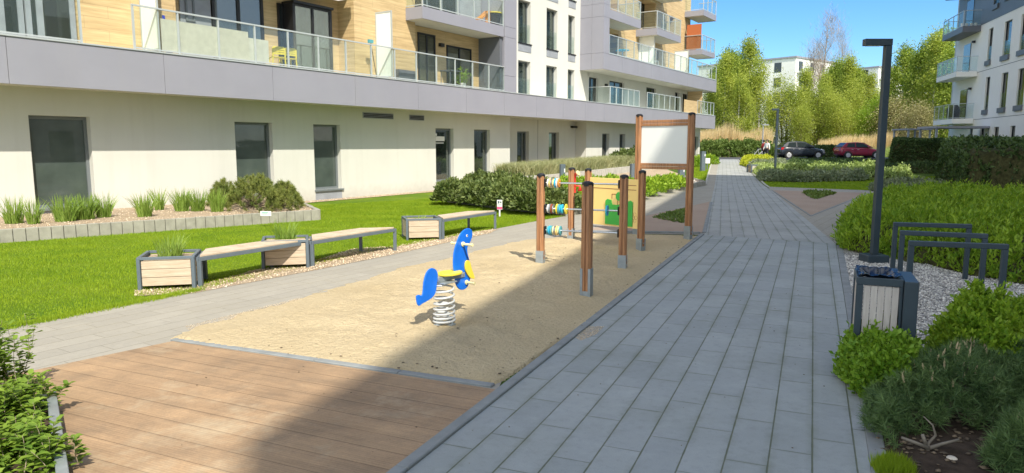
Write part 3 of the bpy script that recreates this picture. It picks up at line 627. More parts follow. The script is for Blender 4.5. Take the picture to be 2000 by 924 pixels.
# far lawns between plantings
fl = P2([(1503, 366), (1488, 352), (1700, 348), (1860, 344), (1880, 380), (1840, 377)]); sheet('lawn', fl, 0.006, M['grass_g'])
blades('lawn_grass', fl, 26000, 0.06, 0.03, M['blade'], 0.006)
fl2 = P2([(1378, 361), (1337, 352), (1345, 330), (1372, 318), (1390, 315)]); sheet('lawn', fl2, 0.006, M['grass_g']); blades('lawn_grass', fl2, 20000, 0.07, 0.03, M['blade'], 0.006)

# ============================================================ BUILDINGS
class Bld:
    """local frame: x along the facade, n metres out of it, z up"""
    def __init__(s, name, loc, rz, label, cat='building'):
        s.r = empty(name, loc, rz); tag(s.r, label, cat)
    def mb(s): return MB()
    def box(s, m, s0, s1, n0, n1, z0, z1): m.box(s0, s1, -n1, -n0, z0, z1); return m
    def part(s, name, boxes, mat, parent=None, bevel=0):
        m = MB()
        for b in boxes: s.box(m, *b)
        return m.build(name, mat, parent or s.r, bevel)
    def wall(s, name, s0, s1, n, z0, z1, holes, mat, depth=0.25, axis='s', parent=None):
        """facade sheet with real openings and reveals. axis 's' faces out; axis 'n' is an end wall at s=n facing -s"""
        xs = sorted(set([s0, s1]+[v for h in holes for v in h[:2]])); zs = sorted(set([z0, z1]+[v for h in holes for v in h[2:4]]))
        vs = []; fs = []
        def P(x, d, z): return (x, -(n-d), z) if axis == 's' else (n+d, -x, z)
        def q(a, b, c, d): k = len(vs); vs.extend((a, b, c, d)); fs.append((k, k+1, k+2, k+3))
        for i in range(len(xs)-1):
            for j in range(len(zs)-1):
                xm, zm = (xs[i]+xs[i+1])/2, (zs[j]+zs[j+1])/2
                if any(h[0] < xm < h[1] and h[2] < zm < h[3] for h in holes): continue
                q(P(xs[i], 0, zs[j]), P(xs[i+1], 0, zs[j]), P(xs[i+1], 0, zs[j+1]), P(xs[i], 0, zs[j+1]))
        for h in holes:
            a, b, c, d = h[:4]
            q(P(a, 0, c), P(a, 0, d), P(a, depth, d), P(a, depth, c)); q(P(b, 0, d), P(b, 0, c), P(b, depth, c), P(b, depth, d))
            q(P(a, 0, d), P(b, 0, d), P(b, depth, d), P(a, depth, d)); q(P(b, 0, c), P(a, 0, c), P(a, depth, c), P(b, depth, c))
        m = MB(); m.add(vs, fs); return m.build(name, mat, parent or s.r)
    def window(s, s0, s1, z0, z1, n, depth=0.2, pane='pane', fr='frame', fw=0.06, bars=(), hbars=(), name='window', curtain=None, sillbox=None, inner=False):
        y = n-depth; m = MB(); B = lambda *a: s.box(m, *a)
        B(s0, s0+fw, y-0.07, y, z0, z1); B(s1-fw, s1, y-0.07, y, z0, z1); B(s0+fw, s1-fw, y-0.07, y, z1-fw, z1); B(s0+fw, s1-fw, y-0.07, y, z0, z0+fw)
        for t_ in bars: x = s0+(s1-s0)*t_; B(x-fw*0.6, x+fw*0.6, y-0.068, y-0.003, z0+fw, z1-fw)
        for t_ in hbars: z = z0+(z1-z0)*t_; B(s0+fw, s1-fw, y-0.066, y-0.006, z-fw*0.5, z+fw*0.5)
        w_ = m.build(name, M[fr], s.r)
        s.part('pane', [(s0+fw*0.5, s1-fw*0.5, y-0.045, y-0.035, z0+fw*0.5, z1-fw*0.5)], M[pane], w_)
        if curtain or inner:
            s.part('room', [(s0-0.1, s1+0.1, y-1.2, y-1.1, z0-0.1, z1+0.1)], M['interior'], w_)
        if curtain:
            cm = MB(); k = 0
            for (c0, c1) in curtain[1]:
                a, b = s0+fw+(s1-s0-2*fw)*c0, s0+fw+(s1-s0-2*fw)*c1; nn = max(6, int((b-a)/0.05)); pts = []
                vs = []; fs = []
                for i in range(nn+1):
                    x = a+(b-a)*i/nn; dy = 0.02*math.sin(i*1.9)+0.012*math.sin(i*0.7); vs += [(x, -(y-0.16)+dy, z0+0.02), (x, -(y-0.16)+dy, z1-0.03)]
                fs = [(2*i, 2*i+2, 2*i+3, 2*i+1) for i in range(nn)]; cm.add(vs, fs)
            cm.build('curtain', M[curtain[0]], w_)
        return w_
    def railing(s, s0, s1, n, z0, h, parent=None, step=1.17, sides=(), first=None, glass='glass', pw=0.045):
        p = parent or s.r; m = MB(); g = MB(); L = s1-s0
        k = max(1, round(L/step)); xs = [s0+L*i/k for i in range(k+1)]
        for x in xs: s.box(m, x-pw/2, x+pw/2, n-0.05, n, z0-0.12, z0+h-0.03)
        s.box(m, s0-0.02, s1+0.02, n-0.055, n+0.008, z0+h-0.03, z0+h+0.012); s.box(m, s0, s1, n-0.035, n-0.012, z0+0.03, z0+0.065)
        for i in range(k): s.box(g, xs[i]+0.03, xs[i+1]-0.03, n-0.028, n-0.018, z0+0.07, z0+h-0.05)
        for (x, n0) in sides:
            s.box(m, x-0.025, x+0.025, n0, n-0.06, z0+h-0.03, z0+h+0.012); s.box(m, x-0.011, x+0.011, n0, n-0.06, z0+0.03, z0+0.065)
            s.box(g, x-0.005, x+0.005, n0+0.03, n-0.08, z0+0.07, z0+h-0.05)
        r = m.build('railing', M['alu'], p if p.parent is None else p)
        g.build('glass_panel', M[glass], p)
        return r

L_ = Bld('apartment_building', (W0.x, W0.y, 0), math.atan2(UY, UX), 'long modern apartment block left of the path with grey balcony bands and timber cladding')
b = L_
ZF0, ZF1 = 3.25, 4.28; NF = 1.29; S0 = -19.0; SE = 40.6
# ground floor
GW = 0.21; GR = -0.5; r0, r1 = S(996, GW, 2), S(1145, GW, 2)
gw = []
for px0, px1 in ((60, 179), (460, 533), (613, 665), (851, 886), (926, 957)):
    gw.append((S(px0, GW), S(px1, GW), 0.36, 2.62))
gw2 = [(S(1176, GW), S(1190, GW), 0.5, 2.62), (S(1210, GW), S(1221, GW), 0.5, 2.62), (27.6, 28.5, 0.5, 2.62), (31.5, 32.4, 0.5, 2.62), (35.4, 36.3, 0.5, 2.62), (S(1357, GW), S(1364, GW), 0.5, 2.62)]
b.wall('ground_floor_wall', S0, r0, GW, -0.4, ZF0+0.1, gw, M['plaster'])
b.wall('ground_floor_wall', r1, SE-0.4, GW, -0.4, ZF0+0.1, gw2, M['plaster'])
rw = [(S(1010, GR), S(1033, GR), 0.36, 2.62), (S(1072, GR), S(1092, GR), 0.36, 2.62)]
b.wall('recess_wall', r0, r1, GR, -0.4, ZF0+0.1, rw, M['plaster'])
b.part('recess_return', [(r1, r1+0.3, GR-0.01, GW-0.002, -0.4, ZF0+0.1)], M['plaster'])
b.part('recess_return', [(r0-0.3, r0, GR-0.01, GW-0.002, -0.4, ZF0+0.1)], M['plaster'])
b.part('end_wall', [(SE-0.7, SE-0.4, -14, GW-0.002, -0.4, ZF0+0.1)], M['plaster'])
b.part('wall_joint', [(S(1050, GR), S(1050, GR)+0.03, GR-0.01, GR+0.004, 0, ZF0)], M['joint'])
for i, h in enumerate(gw):
    w_ = b.window(h[0], h[1], h[2], h[3], GW, 0.17, 'frost' if i < 3 else 'winglass', fw=0.08, bars=() , name='window',
             curtain=('curtain', [(0.62, 1.0)]) if i > 2 else None)
    b.part('window_sill', [(h[0]-0.03, h[1]+0.06, GW-0.1, GW+0.06, h[2]-0.05, h[2]+0.004)], M['frame'], w_)
    b.part('sill_panel', [(h[0], h[1], GW-0.1, GW+0.006, 0.02, h[2]-0.05)], M['sill'], w_)
for i, h in enumerate(gw2): b.window(h[0], h[1], h[2], h[3], GW, 0.2, 'pane', fw=0.06)
for h in rw: b.window(h[0], h[1], h[2], h[3], GR, 0.2, 'winglass', fw=0.07, bars=(0.7,), curtain=('curtain', [(0.6, 1.0)]))
for px0, px1, y0, y1 in ((708, 768, 219, 232), (799, 828, 225, 235)):
    v = b.part('vent', [(S(px0, GW), S(px1, GW), 0.0, 0.02, 2.62+0.42, 2.62+0.64)] if False else [(S(px0, GW, 3), S(px1, GW, 3), GW, GW+0.018, 2.90, 3.12)], M['sill'])
    b.part('vent_slat', [(S(px0, GW, 3)+0.04, S(px1, GW, 3)-0.04, GW+0.018, GW+0.03, z, z+0.035) for z in (2.935, 2.99, 3.045)], M['black'], v)
b.part('wall_lamp', [(S(1114, GR), S(1122, GR), GR, GR+0.19, 2.9, 3.02)], M['black'])
b.part('foundation_plinth', [(S0, r0, GW-0.05, GW+0.012, -0.4, 0.02)], M['sill'])
# fascia band and soffit
def band(m, s0, s1, n0, n1, z0, z1, joints, g=0.012):
    js = [s0]+[j for j in joints if s0 < j < s1]+[s1]
    for i in range(len(js)-1): b.box(m, js[i]+(g/2 if i else 0), js[i+1]-(g/2 if i < len(js)-2 else 0), n0, n1, z0, z1)
    return m
jj = [S(p, NF, 3.8) for p in (-480, -200, 14, 321, 533, 694, 817, 911, 985, 1048, 1100, 1143, 1180, 1215, 1246, 1275, 1300, 1325, 1348, 1370)]
m = MB(); band(m, S0, SE, NF-0.06, NF, ZF0, ZF1, jj); b.box(m, SE-0.06, SE, -0.3, NF-0.062, ZF0, ZF1)
b.part('floor_slab', [(S0, SE-0.07, -6, NF-0.07, ZF0+0.03, ZF1-0.04)], M['plaster'])
fas = m.build('balcony_fascia', M['panel'], b.r)
b.part('coping', [(S0, SE+0.02, NF-0.12, NF+0.025, ZF1, ZF1+0.035)], M['alu'], fas)
z1 = ZF1
# level 1 left: back walls
WN = -0.2; WL = 0.45; BL_ = -0.35; BR = 0.05; zt1 = 7.06
p_ = lambda px, n=WL, z=5.2: S(px, n, z)
qL = lambda px: S(px, BL_, 5.2)
qR = lambda px: S(px, BR, 5.2)
b.part('timber_wall', [(p_(150), p_(345), WL-0.3, WL, z1, zt1)], M['wood'])
b.part('timber_wall', [(p_(345)-0.02, p_(695)+0.3, BL_-0.3, BL_, z1, zt1)], M['wood'])
b.part('timber_return', [(p_(693), p_(693)+0.28, BL_+0.002, WL-0.29, z1, zt1-0.01)], M['wood'])
b.part('timber_return', [(p_(345)-0.3, p_(345), BL_+0.002, WL-0.302, z1, zt1-0.01)], M['wood'])
b.part('timber_wall', [(p_(693)+0.004, p_(812), WL-0.28, WL, z1, 16)], M['wood'])
b.part('timber_wall', [(p_(812)-0.2, 9.3, BR-0.28, BR, z1, 6.69)], M['wood'])
b.part('upper_timber_wall', [(S0, p_(693), WL-0.3, WL-0.002, 7.46, 16)], M['wood'])
b.part('loggia_end_wall', [(9.0, 9.18, BR-0.2, NF-0.08, z1+0.04, 6.69)], M['panel_dark'])
w_ = b.window(S(-300, WL, 5.2), p_(46), z1+0.05, zt1, WL+0.06, 0.1, 'pane', 'sill', fw=0.12, bars=(0.5, 0.85))
w_ = b.window(p_(50), p_(148), z1+0.05, zt1, WL+0.06, 0.1, 'winglass', 'sill', fw=0.12, bars=(0.28,), curtain=('curtain', [(0.0, 0.12)]), inner=True)
b.part('grey_wall', [(qL(352), qL(412), BL_, BL_+0.05, z1, zt1-0.02)], M['sill'])
b.window(qL(362), qL(380), 5.5, zt1-0.1, BL_+0.16, 0.08, 'pane', 'frame')
b.window(qL(414), qL(514), z1+0.05, zt1-0.03, BL_+0.16, 0.08, 'winglass', 'black', fw=0.09, bars=(0.5,), curtain=('curtain', [(0.05, 0.45)]), inner=True)
tb_ = ZF(600, 14, BL_+0.3)
b.window(S(546, BL_+0.08, 5.2), S(577, BL_+0.55, 5.2)-0.02, z1+0.05, tb_, BL_+0.16, 0.08, 'pane', 'black', fw=0.07)
sb0 = S(577, BL_+0.55, 5.2); sb1 = S(650, BL_+0.55, 5.2)
b.window(sb0, sb1, z1+0.05, tb_, BL_+0.60, 0.08, 'winglass', 'black', fw=0.07, bars=(0.5,), curtain=('curtainb', [(0.02, 0.9)]))
b.part('bay_side', [(sb0-0.03, sb0-0.002, BL_+0.002, BL_+0.52, z1, tb_), (sb1+0.002, sb1+0.03, BL_+0.002, BL_+0.52, z1, tb_)], M['black'])
b.part('bay_roof', [(sb0-0.05, sb1+0.05, BL_+0.002, BL_+0.60, tb_+0.002, tb_+0.08)], M['black'])
b.window(qR(816), qR(850), z1+0.05, ZF(832, 66, BR), BR+0.12, 0.08, 'winglass', 'black', fw=0.07, bars=(0.5,), curtain=('curtainb', [(0.05, 0.6)]))
b.window(qR(872), qR(920), z1+0.05, ZF(895, 92, BR), BR+0.12, 0.08, 'winglass', 'black', fw=0.07, bars=(0.5,), curtain=('curtain', [(0.05, 0.2), (0.7, 0.95)]))
b.part('wall_lamp', [(qR(857), qR(857)+0.24, BR, BR+0.14, ZF(862, 92, BR), ZF(862, 92, BR)+0.14)], M['black'])
# partitions
def partition(s_, n0, n1, z0, zt):
    w2 = b.part('balcony_partition', [(s_-0.02, s_+0.02, n0, n0+0.05, z0, zt), (s_-0.02, s_+0.02, n1-0.05, n1, z0, zt), (s_-0.02, s_+0.02, n0+0.05, n1-0.05, zt-0.05, zt), (s_-0.02, s_+0.02, n0+0.05, n1-0.05, z0+0.08, z0+0.13)], M['alu'])
    b.part('partition_panel', [(s_-0.008, s_+0.008, n0+0.05, n1-0.05, z0+0.13, zt-0.05)], M['milk'], w2)
partition(S(735, WL, 5.2), WL+0.002, WL+0.80, z1, ZF(750, 22, 0.9)); partition(S(275, WL, 5.2), WL+0.002, WL+0.80, z1, 7.0)
b.part('wall_box', [(p_(770), p_(803), WL, WL+0.22, z1+0.02, z1+0.5)], M['panel_dark'])
b.railing(S(262, NF, 4.9), S(986, NF, 4.9), NF-0.02, z1+0.03, 1.10)
b.railing(S(-560, NF, 4.9), S(160, NF, 4.9)-0.03, NF-0.02, z1+0.03, 1.10, step=3.2)
# sheets of the floors above
b.part('upper_slab', [(-16, S(690, 0.8, 6.9), BL_-0.3, 0.8, 7.07, 7.45)], M['plaster'])
z2 = 6.70
sl0, sl1 = S(825, NF, 6.9), S(984, NF, 6.9)
up = b.part('balcony', [(sl0+0.05, sl1, BR-0.28, NF-0.06, z2, z2+0.38)], M['plaster'])
b.part('balcony_edge', [(sl0, sl1, NF-0.058, NF+0.0, z2-0.0, z2+0.45), (sl0, sl0+0.048, WL+0.002, NF-0.06, z2, z2+0.45)], M['panel'], up)
b.railing(sl0+0.05, sl1, NF-0.01, z2+0.47, 1.10, parent=up, sides=((sl0+0.03, WL),))
b.wall('upper_back_wall', p_(812), 9.2, BR, z2+0.38, 16, [(4.6, 7.6, z2+0.4, 9.1)], M['sill'])
b.window(4.6, 7.6, z2+0.42, 9.1, BR, 0.15, 'pane', 'frame', bars=(0.33, 0.66))
# grey vertical strip between balconies and white facade
c0, c1 = S(985, NF, 6), S(1009, NF, 6)
m = MB(); zz = [ZF1, 5.02, 6.72, 7.18, 9.0, 16]
for i in range(5): b.box(m, c0+0.02, c1, WN, NF-0.001, zz[i]+(0.012 if i else 0.04), zz[i+1])
m.build('grey_cladding', M['panel'], b.r)
# white facade with windows, levels 1 to 4
ww = []; WX = 20.6
for k, (zb, zt) in enumerate(((z1+0.05, 6.15), (7.02, 9.12), (9.95, 12.1))):
    for px0, px1 in ((1012, 1036), (1067, 1088), (1109, 1122)):
        ww.append((S(px0, WN, 6), S(px1, WN, 6), zb, zt))
b.wall('white_upper_wall', c1-0.01, WX, WN, z1, 16, ww, M['plaster'])
for h in ww:
    w_ = b.window(h[0], h[1], h[2], h[3], WN, 0.2, 'winglass', 'frame', fw=0.06, curtain=('curtain', [(0.0, 0.3), (0.62, 1.0)]), inner=True)
    b.part('window_guard', [(h[0], h[1], WN-0.06, WN-0.048, h[2]+0.05, h[2]+0.95)], M['glass'], w_)
    if h[2] > 6: b.part('sill_panel', [(h[0]+0.0, h[1]+0.05, WN, WN+0.02, h[2]-0.42, h[2]-0.05)], M['sill'], w_); b.part('window_sill', [(h[0]-0.02, h[1]+0.08, WN-0.1, WN+0.06, h[2]-0.05, h[2]+0.002)], M['black'], w_)
# projecting grey block further along
Q0, Q1 = 19.4, 20.15; ZB0, ZB1 = 6.2, 7.12
m = MB()
for i, (a, c) in enumerate(((ZB0, 7.1), (7.1, 9.1), (9.1, 9.8), (9.8, 12.5), (12.5, 16))):
    b.box(m, Q0, Q0+0.06, 0.55, NF-0.062, a+0.012, c); b.box(m, Q0, Q0+0.06, WN, 0.54, a+0.012, c)
    b.box(m, Q0, Q1, NF-0.06, NF, a+0.012, c)
m.build('block_cladding', M['panel'], b.r)
jj2 = [22.0, 24.4, 26.6, 29, 31.2, 33.6, 36, 38.2]
m = MB(); band(m, Q1+0.004, SE, NF-0.06, NF, ZB0+0.012, ZB1, jj2); b.box(m, SE-0.06, SE, -0.3, NF-0.062, ZB0, ZB1)
f2 = m.build('balcony_fascia', M['panel'], b.r)
b.part('coping', [(Q1, SE+0.02, NF-0.12, NF+0.02, ZB1, ZB1+0.03)], M['alu'], f2)
b.part('floor_slab', [(Q0+0.065, SE-0.065, -6, NF-0.065, ZB0+0.03, ZB1-0.02)], M['plaster'])
b.railing(Q1+0.1, SE-0.05, NF-0.02, ZB1+0.02, 1.08)
# level 1 far wall, terraces
dh = [(S(1147, WN, 5), S(1168, WN, 5), z1+0.05, 5.95), (S(1190, WN, 5), S(1219, WN, 5), z1+0.05, 5.95), (S(1262, WN, 5), S(1281, WN, 5), z1+0.05, 5.95), (S(1318, WN, 5), S(1326, WN, 5), z1+0.05, 5.95), (S(1333, WN, 5), S(1344, WN, 5), z1+0.05, 5.95)]
b.wall('terrace_wall', WX, SE-2.2, WN, z1, ZB0+0.05, dh, M['plaster'])
for h in dh: b.window(h[0], h[1], h[2], h[3], WN, 0.15, 'pane', 'black', bars=(0.5,))
b.railing(20.65, 25.0, NF-0.1, z1+0.03, 1.02, sides=((20.65, WN),), step=0.95, glass='glass')
b.railing(26.3, 32.5, NF-0.1, z1+0.03, 1.02, step=1.1); b.railing(36.4, SE-0.1, NF-0.1, z1+0.03, 1.02, step=0.9)
lat = b.part('timber_lattice', [(33.4, 36.3, NF-0.14, NF-0.1, z1+0.03, 5.25)], M['wood'])
b.part('timber_screen', [(38.0, 38.05, WN, NF-0.3, z1+0.03, 6.15)], M['wood'])
b.part('wall_lamp', [(S(1181, WN, 5.7), S(1181, WN, 5.7)+0.2, WN, WN+0.14, 5.55, 5.68)], M['black'])
# upper far wall (timber), openings and loggias
uh = [(21.4, 24.6, ZB1, 8.9), (28.0, 30.6, ZB1, 8.8), (33.6, 34.6, 9.9, 11.4), (35.2, 37.2, ZB1, 8.8), (28.0, 30.8, 9.75, 11.8), (21.4, 24.6, 9.8, 11.8), (30.9, 31.6, ZB1, 8.6)]
EW = 38.0
b.wall('upper_timber_wall', Q1-0.5, EW, WN, ZB1-0.02, 16, uh, M['wood'], depth=0.9)
b.part('upper_end_wall', [(EW, EW+0.15, -12, WN-0.0, ZB1-0.02, 16)], M['wood'])
for h in uh: b.window(h[0]+0.1, h[1]-0.1, h[2], h[3], WN, 0.8, 'pane', 'black', bars=(0.5,) if h[1]-h[0] > 1.2 else ())
partition(S(1247, WN, 8), WN, 0.95, ZB1+0.02, 9.15); partition(S(1317, WN, 8), WN, 0.9, ZB1+0.02, 8.95)
def balc(s0, s1, z0, zt, n1=NF, h=1.08, step=1.0, n0=WN):
    o = b.part('balcony', [(s0+0.05, s1-0.05, n0+0.003, n1-0.06, z0+0.0, zt-0.03)], M['plaster'])
    b.part('balcony_edge', [(s0, s1, n1-0.058, n1, z0-0.01, zt), (s0, s0+0.048, n0+0.004, n1-0.06, z0-0.01, zt), (s1-0.048, s1, n0+0.004, n1-0.06, z0-0.01, zt)], M['panel'], o)
    b.railing(s0+0.05, s1-0.05, n1-0.01, zt+0.02, h, parent=o, sides=((s0+0.03, n0+0.02), (s1-0.03, n0+0.02)), step=step)
balc(Q1+0.01, 24.7, 9.12, 9.62); balc(27.4, 31.95, 9.12, 9.55); balc(27.4, 31.95, 12.0, 12.4)
balc(36.75, 39.95, 8.85, 9.2); balc(36.75, 39.95, 11.75, 12.15)
b.part('upper_side_wall', [(9.0, 9.2, -3, WN-0.31, 4.4, 16)], M['plaster'])
b.part('building_core', [(S0, EW, -12, -6.02, 0, 16), (S0, EW, -12.5, -1.72, 15.9, 16.1)], M['plaster_far'])
b.part('building_end', [(S0-0.3, S0, -12, NF, -0.4, 16)], M['plaster_far'])

# out-of-frame neighbour on the right whose shadow lies across the path
tE = math.tan(SUN_EL); HB = 22.0; ln_ = HB/tE
cx, cy = -1.74-TX*ln_, 4.32-TY*ln_
nb = Bld('apartment_building', (cx, cy, 0), math.atan2(0.943, 0.332), 'tall white apartment block right of the path casting the long shadow', 'building')
LB = 39.4
nh = [(s_, s_+1.2, 0.6+3.1*k, 2.7+3.1*k) for k in range(7) for s_ in np.arange(2, 36, 3.4)]
# local x runs along D4, inward is to the left: put the body on the right side (negative y)
nb.part('wall', [(0, LB, 0.0, 12, -0.3, HB)], M['plaster_far'])
for h in nh[::1]:
    nb.part('window', [(h[0], h[1], -0.03, 0.0, h[2], h[3])], M['pane'])
# ------------------------------------------------------------ apartment block at the right edge
YR = 51.0; C0 = Vector((0.6455*YR, YR)); vx, vy = -D4[0], -D4[1]
rbz = zg(YR)
Rb = Bld('apartment_building', (C0.x, C0.y, 0), math.atan2(vy, vx), 'white and dark grey apartment block behind the tall hedge on the right', 'building')
b = Rb
def SR(px):                                  # position along that facade
    a = (px-1000)/FPX*math.cos(PITCH); return (a*C0.y-C0.x)/(vx-a*vy)
def ZR(px, py):
    s_ = SR(px); return ZT(px, py, C0.y+vy*s_)
rows = {2: [(1913, 1921), (1942, 1956), (1973, 1988), (2006, 2024)], 1: [(1915, 1923), (1945, 1957), (1976, 1990), (2008, 2026)], 0: [(1912, 1920), (1938, 1948), (1970, 1980), (2000, 2012)]}
hs = []
for k, zb, zt in ((2, 7.6, 9.75), (1, 4.3, 6.5), (0, 1.2, 3.1)):
    for px0, px1 in rows[k]: hs.append((SR(px0), SR(px1), zb, zt))
b.wall('wall', -5.5, 20, 0, -0.2, 10.25, hs, M['plaster_right'], depth=0.2)
h2 = [(SR(1918), SR(1928), 11.2, 13.0), (SR(1940), SR(1958), 11.4, 13.4)]
b.wall('dark_cladding', -5.5, 20, 0.02, 10.25, 20, h2, M['panel_dark'], depth=0.2)
for h in hs+h2:
    w_ = b.window(h[0], h[1], h[2], h[3], 0.02, 0.12, 'pane', 'black', fw=0.07)
    if h[2] > 4: b.part('sill_box', [(h[0]-0.05, h[1]+0.05, -0.1, 0.12, h[2]-0.32, h[2])], M['panel_dark'], w_); b.part('window_guard', [(h[0], h[1], -0.06, -0.045, h[2]+0.0, h[2]+0.95)], M['glass'], w_)
b.part('joint', [(-5.5, 20, 0.001, 0.006, z, z+0.03) for z in (3.7, 7.0)], M['joint'])
b.part('projecting_block', [(SR(1934), 20, 0.03, 1.3, 12.0, 20)], M['plaster_right'])
b.part('far_end_wall', [(-5.8, -5.5, -12, 0, -0.2, 20)], M['plaster'])
b.part('building_core', [(-5.4, 19.9, -12, -0.6, -0.2, 20)], M['plaster_far'])
for i, (zb, zt, mt) in enumerate(((3.45, 3.8, 'plaster_right'), (6.75, 7.1, 'plaster_right'), (9.85, 10.25, 'panel_dark'), (12.9, 13.4, 'panel_dark'), (15.9, 16.4, 'panel_dark'))):
    n1 = 1.35 if i < 2 else 1.15
    o = b.part('balcony', [(-4.9, -0.05, 0.024, n1, zb, zt)], M[mt])
    b.railing(-4.9, -0.08, n1-0.01, zt+0.02, 1.05, parent=o, sides=((-0.1, 0.03), (-4.88, 0.03)), step=1.2)
    b.part('balcony_door', [(-3.4, -1.9, 0.02, 0.05, zt+0.02, zt+2.2)], M['pane'], o)
    b.part('wall_lamp', [(-1.2, -1.0, 0.022, 0.2, zt+2.1, zt+2.25)], M['black'], o)
pc = Vector((C0.x, C0.y))
def RW(s_, n_, z): return (C0.x+vx*s_+vy*n_*1.0, C0.y+vy*s_-vx*n_, z)   # out of the facade = (vy,-vx)
for k in range(4):
    x, y, z = RW(-0.5-0.0, 0.3+0.0, 10.28); pot = MB(); q = Vector(RW(-0.45, 0.25+0.28*k-0.0, 10.27))
    pot.tube([(q.x, q.y, q.z), (q.x, q.y, q.z+0.22)], [0.07, 0.1], 10); tag(pot.build('flower_pot', M['white']), 'small white flower pot in the row on the right block balcony', 'flower pot', 'white flower pots on the right balcony')
q = RW(-1.6, 0.9, 3.84); bb = MB(); bb.tube([(q[0], q[1], q[2]), (q[0], q[1], q[2]+0.7), (q[0], q[1], q[2]+1.0)], [0.42, 0.45, 0.25], 12)
tag(bb.build('covered_grill', M['darkcloth'], smooth=True), 'black covered grill on the lowest balcony of the right block', 'grill')
# entrance canopy and carport roof
def carport(name, px0, px1, ytop, Y, lab, z1, th, depth, wallp=None):
    a, c = AT(px0, Y), AT(px1, Y); r = empty(name, (a.x, Y, zg(Y))); tag(r, lab, 'canopy'); W = c.x-a.x
    m = MB(); m.box(0, W, -depth, 0, z1-th, z1); m.build('roof', M['panel'], r)
    for x in (0.15, W-0.15):
        for y in (-0.15, -depth+0.15):
            m = MB(); m.box(x-0.06, x+0.06, y-0.06, y+0.06, -0.2, z1-th-0.002); m.build('post', M['sill'], r)
    return r
carport('entrance_canopy', 1786, 1893, 247, 50.0, 'pale flat entrance canopy in front of the right apartment block', 2.75, 0.14, 2.2)
carport('bin_shelter', 1738, 1785, 250, 62.0, 'low grey shelter behind the far end of the long hedge', 2.55, 0.12, 2.5)

# ------------------------------------------------------------ white blocks beyond the trees
def farblock(x, y, wd, dp, h, rz, label, setback=None, rows=6, cols=5):
    o = Bld('apartment_building', (x, y, zg(y)), rz, label, 'building')
    o.part('wall', [(0, wd, -dp, 0, -1, h)], M['plaster_far']); o.part('roof', [(-0.2, wd+0.2, -dp-0.2, 0.2, h, h+0.35)], M['panel'])
    o.part('chimney', [(wd*0.3, wd*0.3+1.2, -dp*0.6, -dp*0.6+1, h+0.352, h+1.3)], M['panel'])
    rr = random.Random(3)
    for k in range(rows):
        z = 1.0+k*3.1
        if z+2.2 > h: break
        for c in range(cols):
            s_ = (c+0.5)*wd/cols-0.8+rr.uniform(-0.3, 0.3)
            w2 = o.part('window', [(s_, s_+1.7, 0.0, 0.04, z, z+2.1)], M['frame']); o.part('pane', [(s_+0.12, s_+0.8, 0.04, 0.05, z+0.12, z+1.98), (s_+0.9, s_+1.58, 0.04, 0.05, z+0.12, z+1.98)], M['pane'], w2)
            if c % 2 == 0 and k:
                ba = o.part('balcony', [(s_-0.6, s_+2.4, 0.05, 1.4, z-0.35, z-0.1)], M['plaster_far']); o.part('railing', [(s_-0.6, s_+2.4, 1.34, 1.38, z-0.098, z+0.95)], M['glass'], ba)
        for c in range(3):                       # windows of the left-hand end
            y_ = (c+0.5)*dp/3-0.8; w2 = MB(); w2.box(-0.04, 0.0, y_, y_+1.6, z, z+2.0); w2.build('window', M['pane'], o.r)
    return o
pA = AT(1546, 150); farblock(pA.x, 150, 22, 24, 19.2, R(40), 'white flat-roofed apartment block behind the middle trees', cols=5)
pB = AT(1476, 158); farblock(pB.x, 158, 11, 14, 15.5, R(30), 'lower white apartment wing with a roof terrace, left of the middle block', cols=3)
pC = AT(1706, 165); farblock(pC.x, 165, 20, 20, 18.8, R(30), 'distant white apartment block half hidden behind the right-hand trees', cols=5)
pD = AT(1668, 172); farblock(pD.x, 172, 6, 10, 18.6, R(0), 'narrow grey-walled stair tower beside the distant white block', cols=1)

# ------------------------------------------------------------ trees
def limb(m, p, d, L, r, depth, tips, rs, spread, up):
    k = 4; pts = [p]; rad = [r]
    for i in range(k):
        d = (d+Vector((rs.uniform(-1, 1), rs.uniform(-1, 1), rs.uniform(-0.3, 0.8)))*0.13+Vector((0, 0, up))).normalized()
        pts.append(pts[-1]+d*L/k); rad.append(r*(1-0.55*(i+1)/k))
    m.tube(pts, rad, 5 if depth else 7, cap=False)
    if depth == 0:
        tips += [pts[2], pts[3], pts[4]]; return
    tips.append(pts[4])
    for j in range(rs.choice((3, 4, 4))):
        i = rs.choice((2, 3, 4, 4)); a = rs.uniform(0, 6.28); sp = spread*rs.uniform(0.6, 1.2)
        nd = (d+Vector((math.cos(a), math.sin(a), 0.15))*sp).normalized(); limb(m, pts[i], nd, L*rs.uniform(0.55, 0.75), r*0.42, depth-1, tips, rs, spread, up)
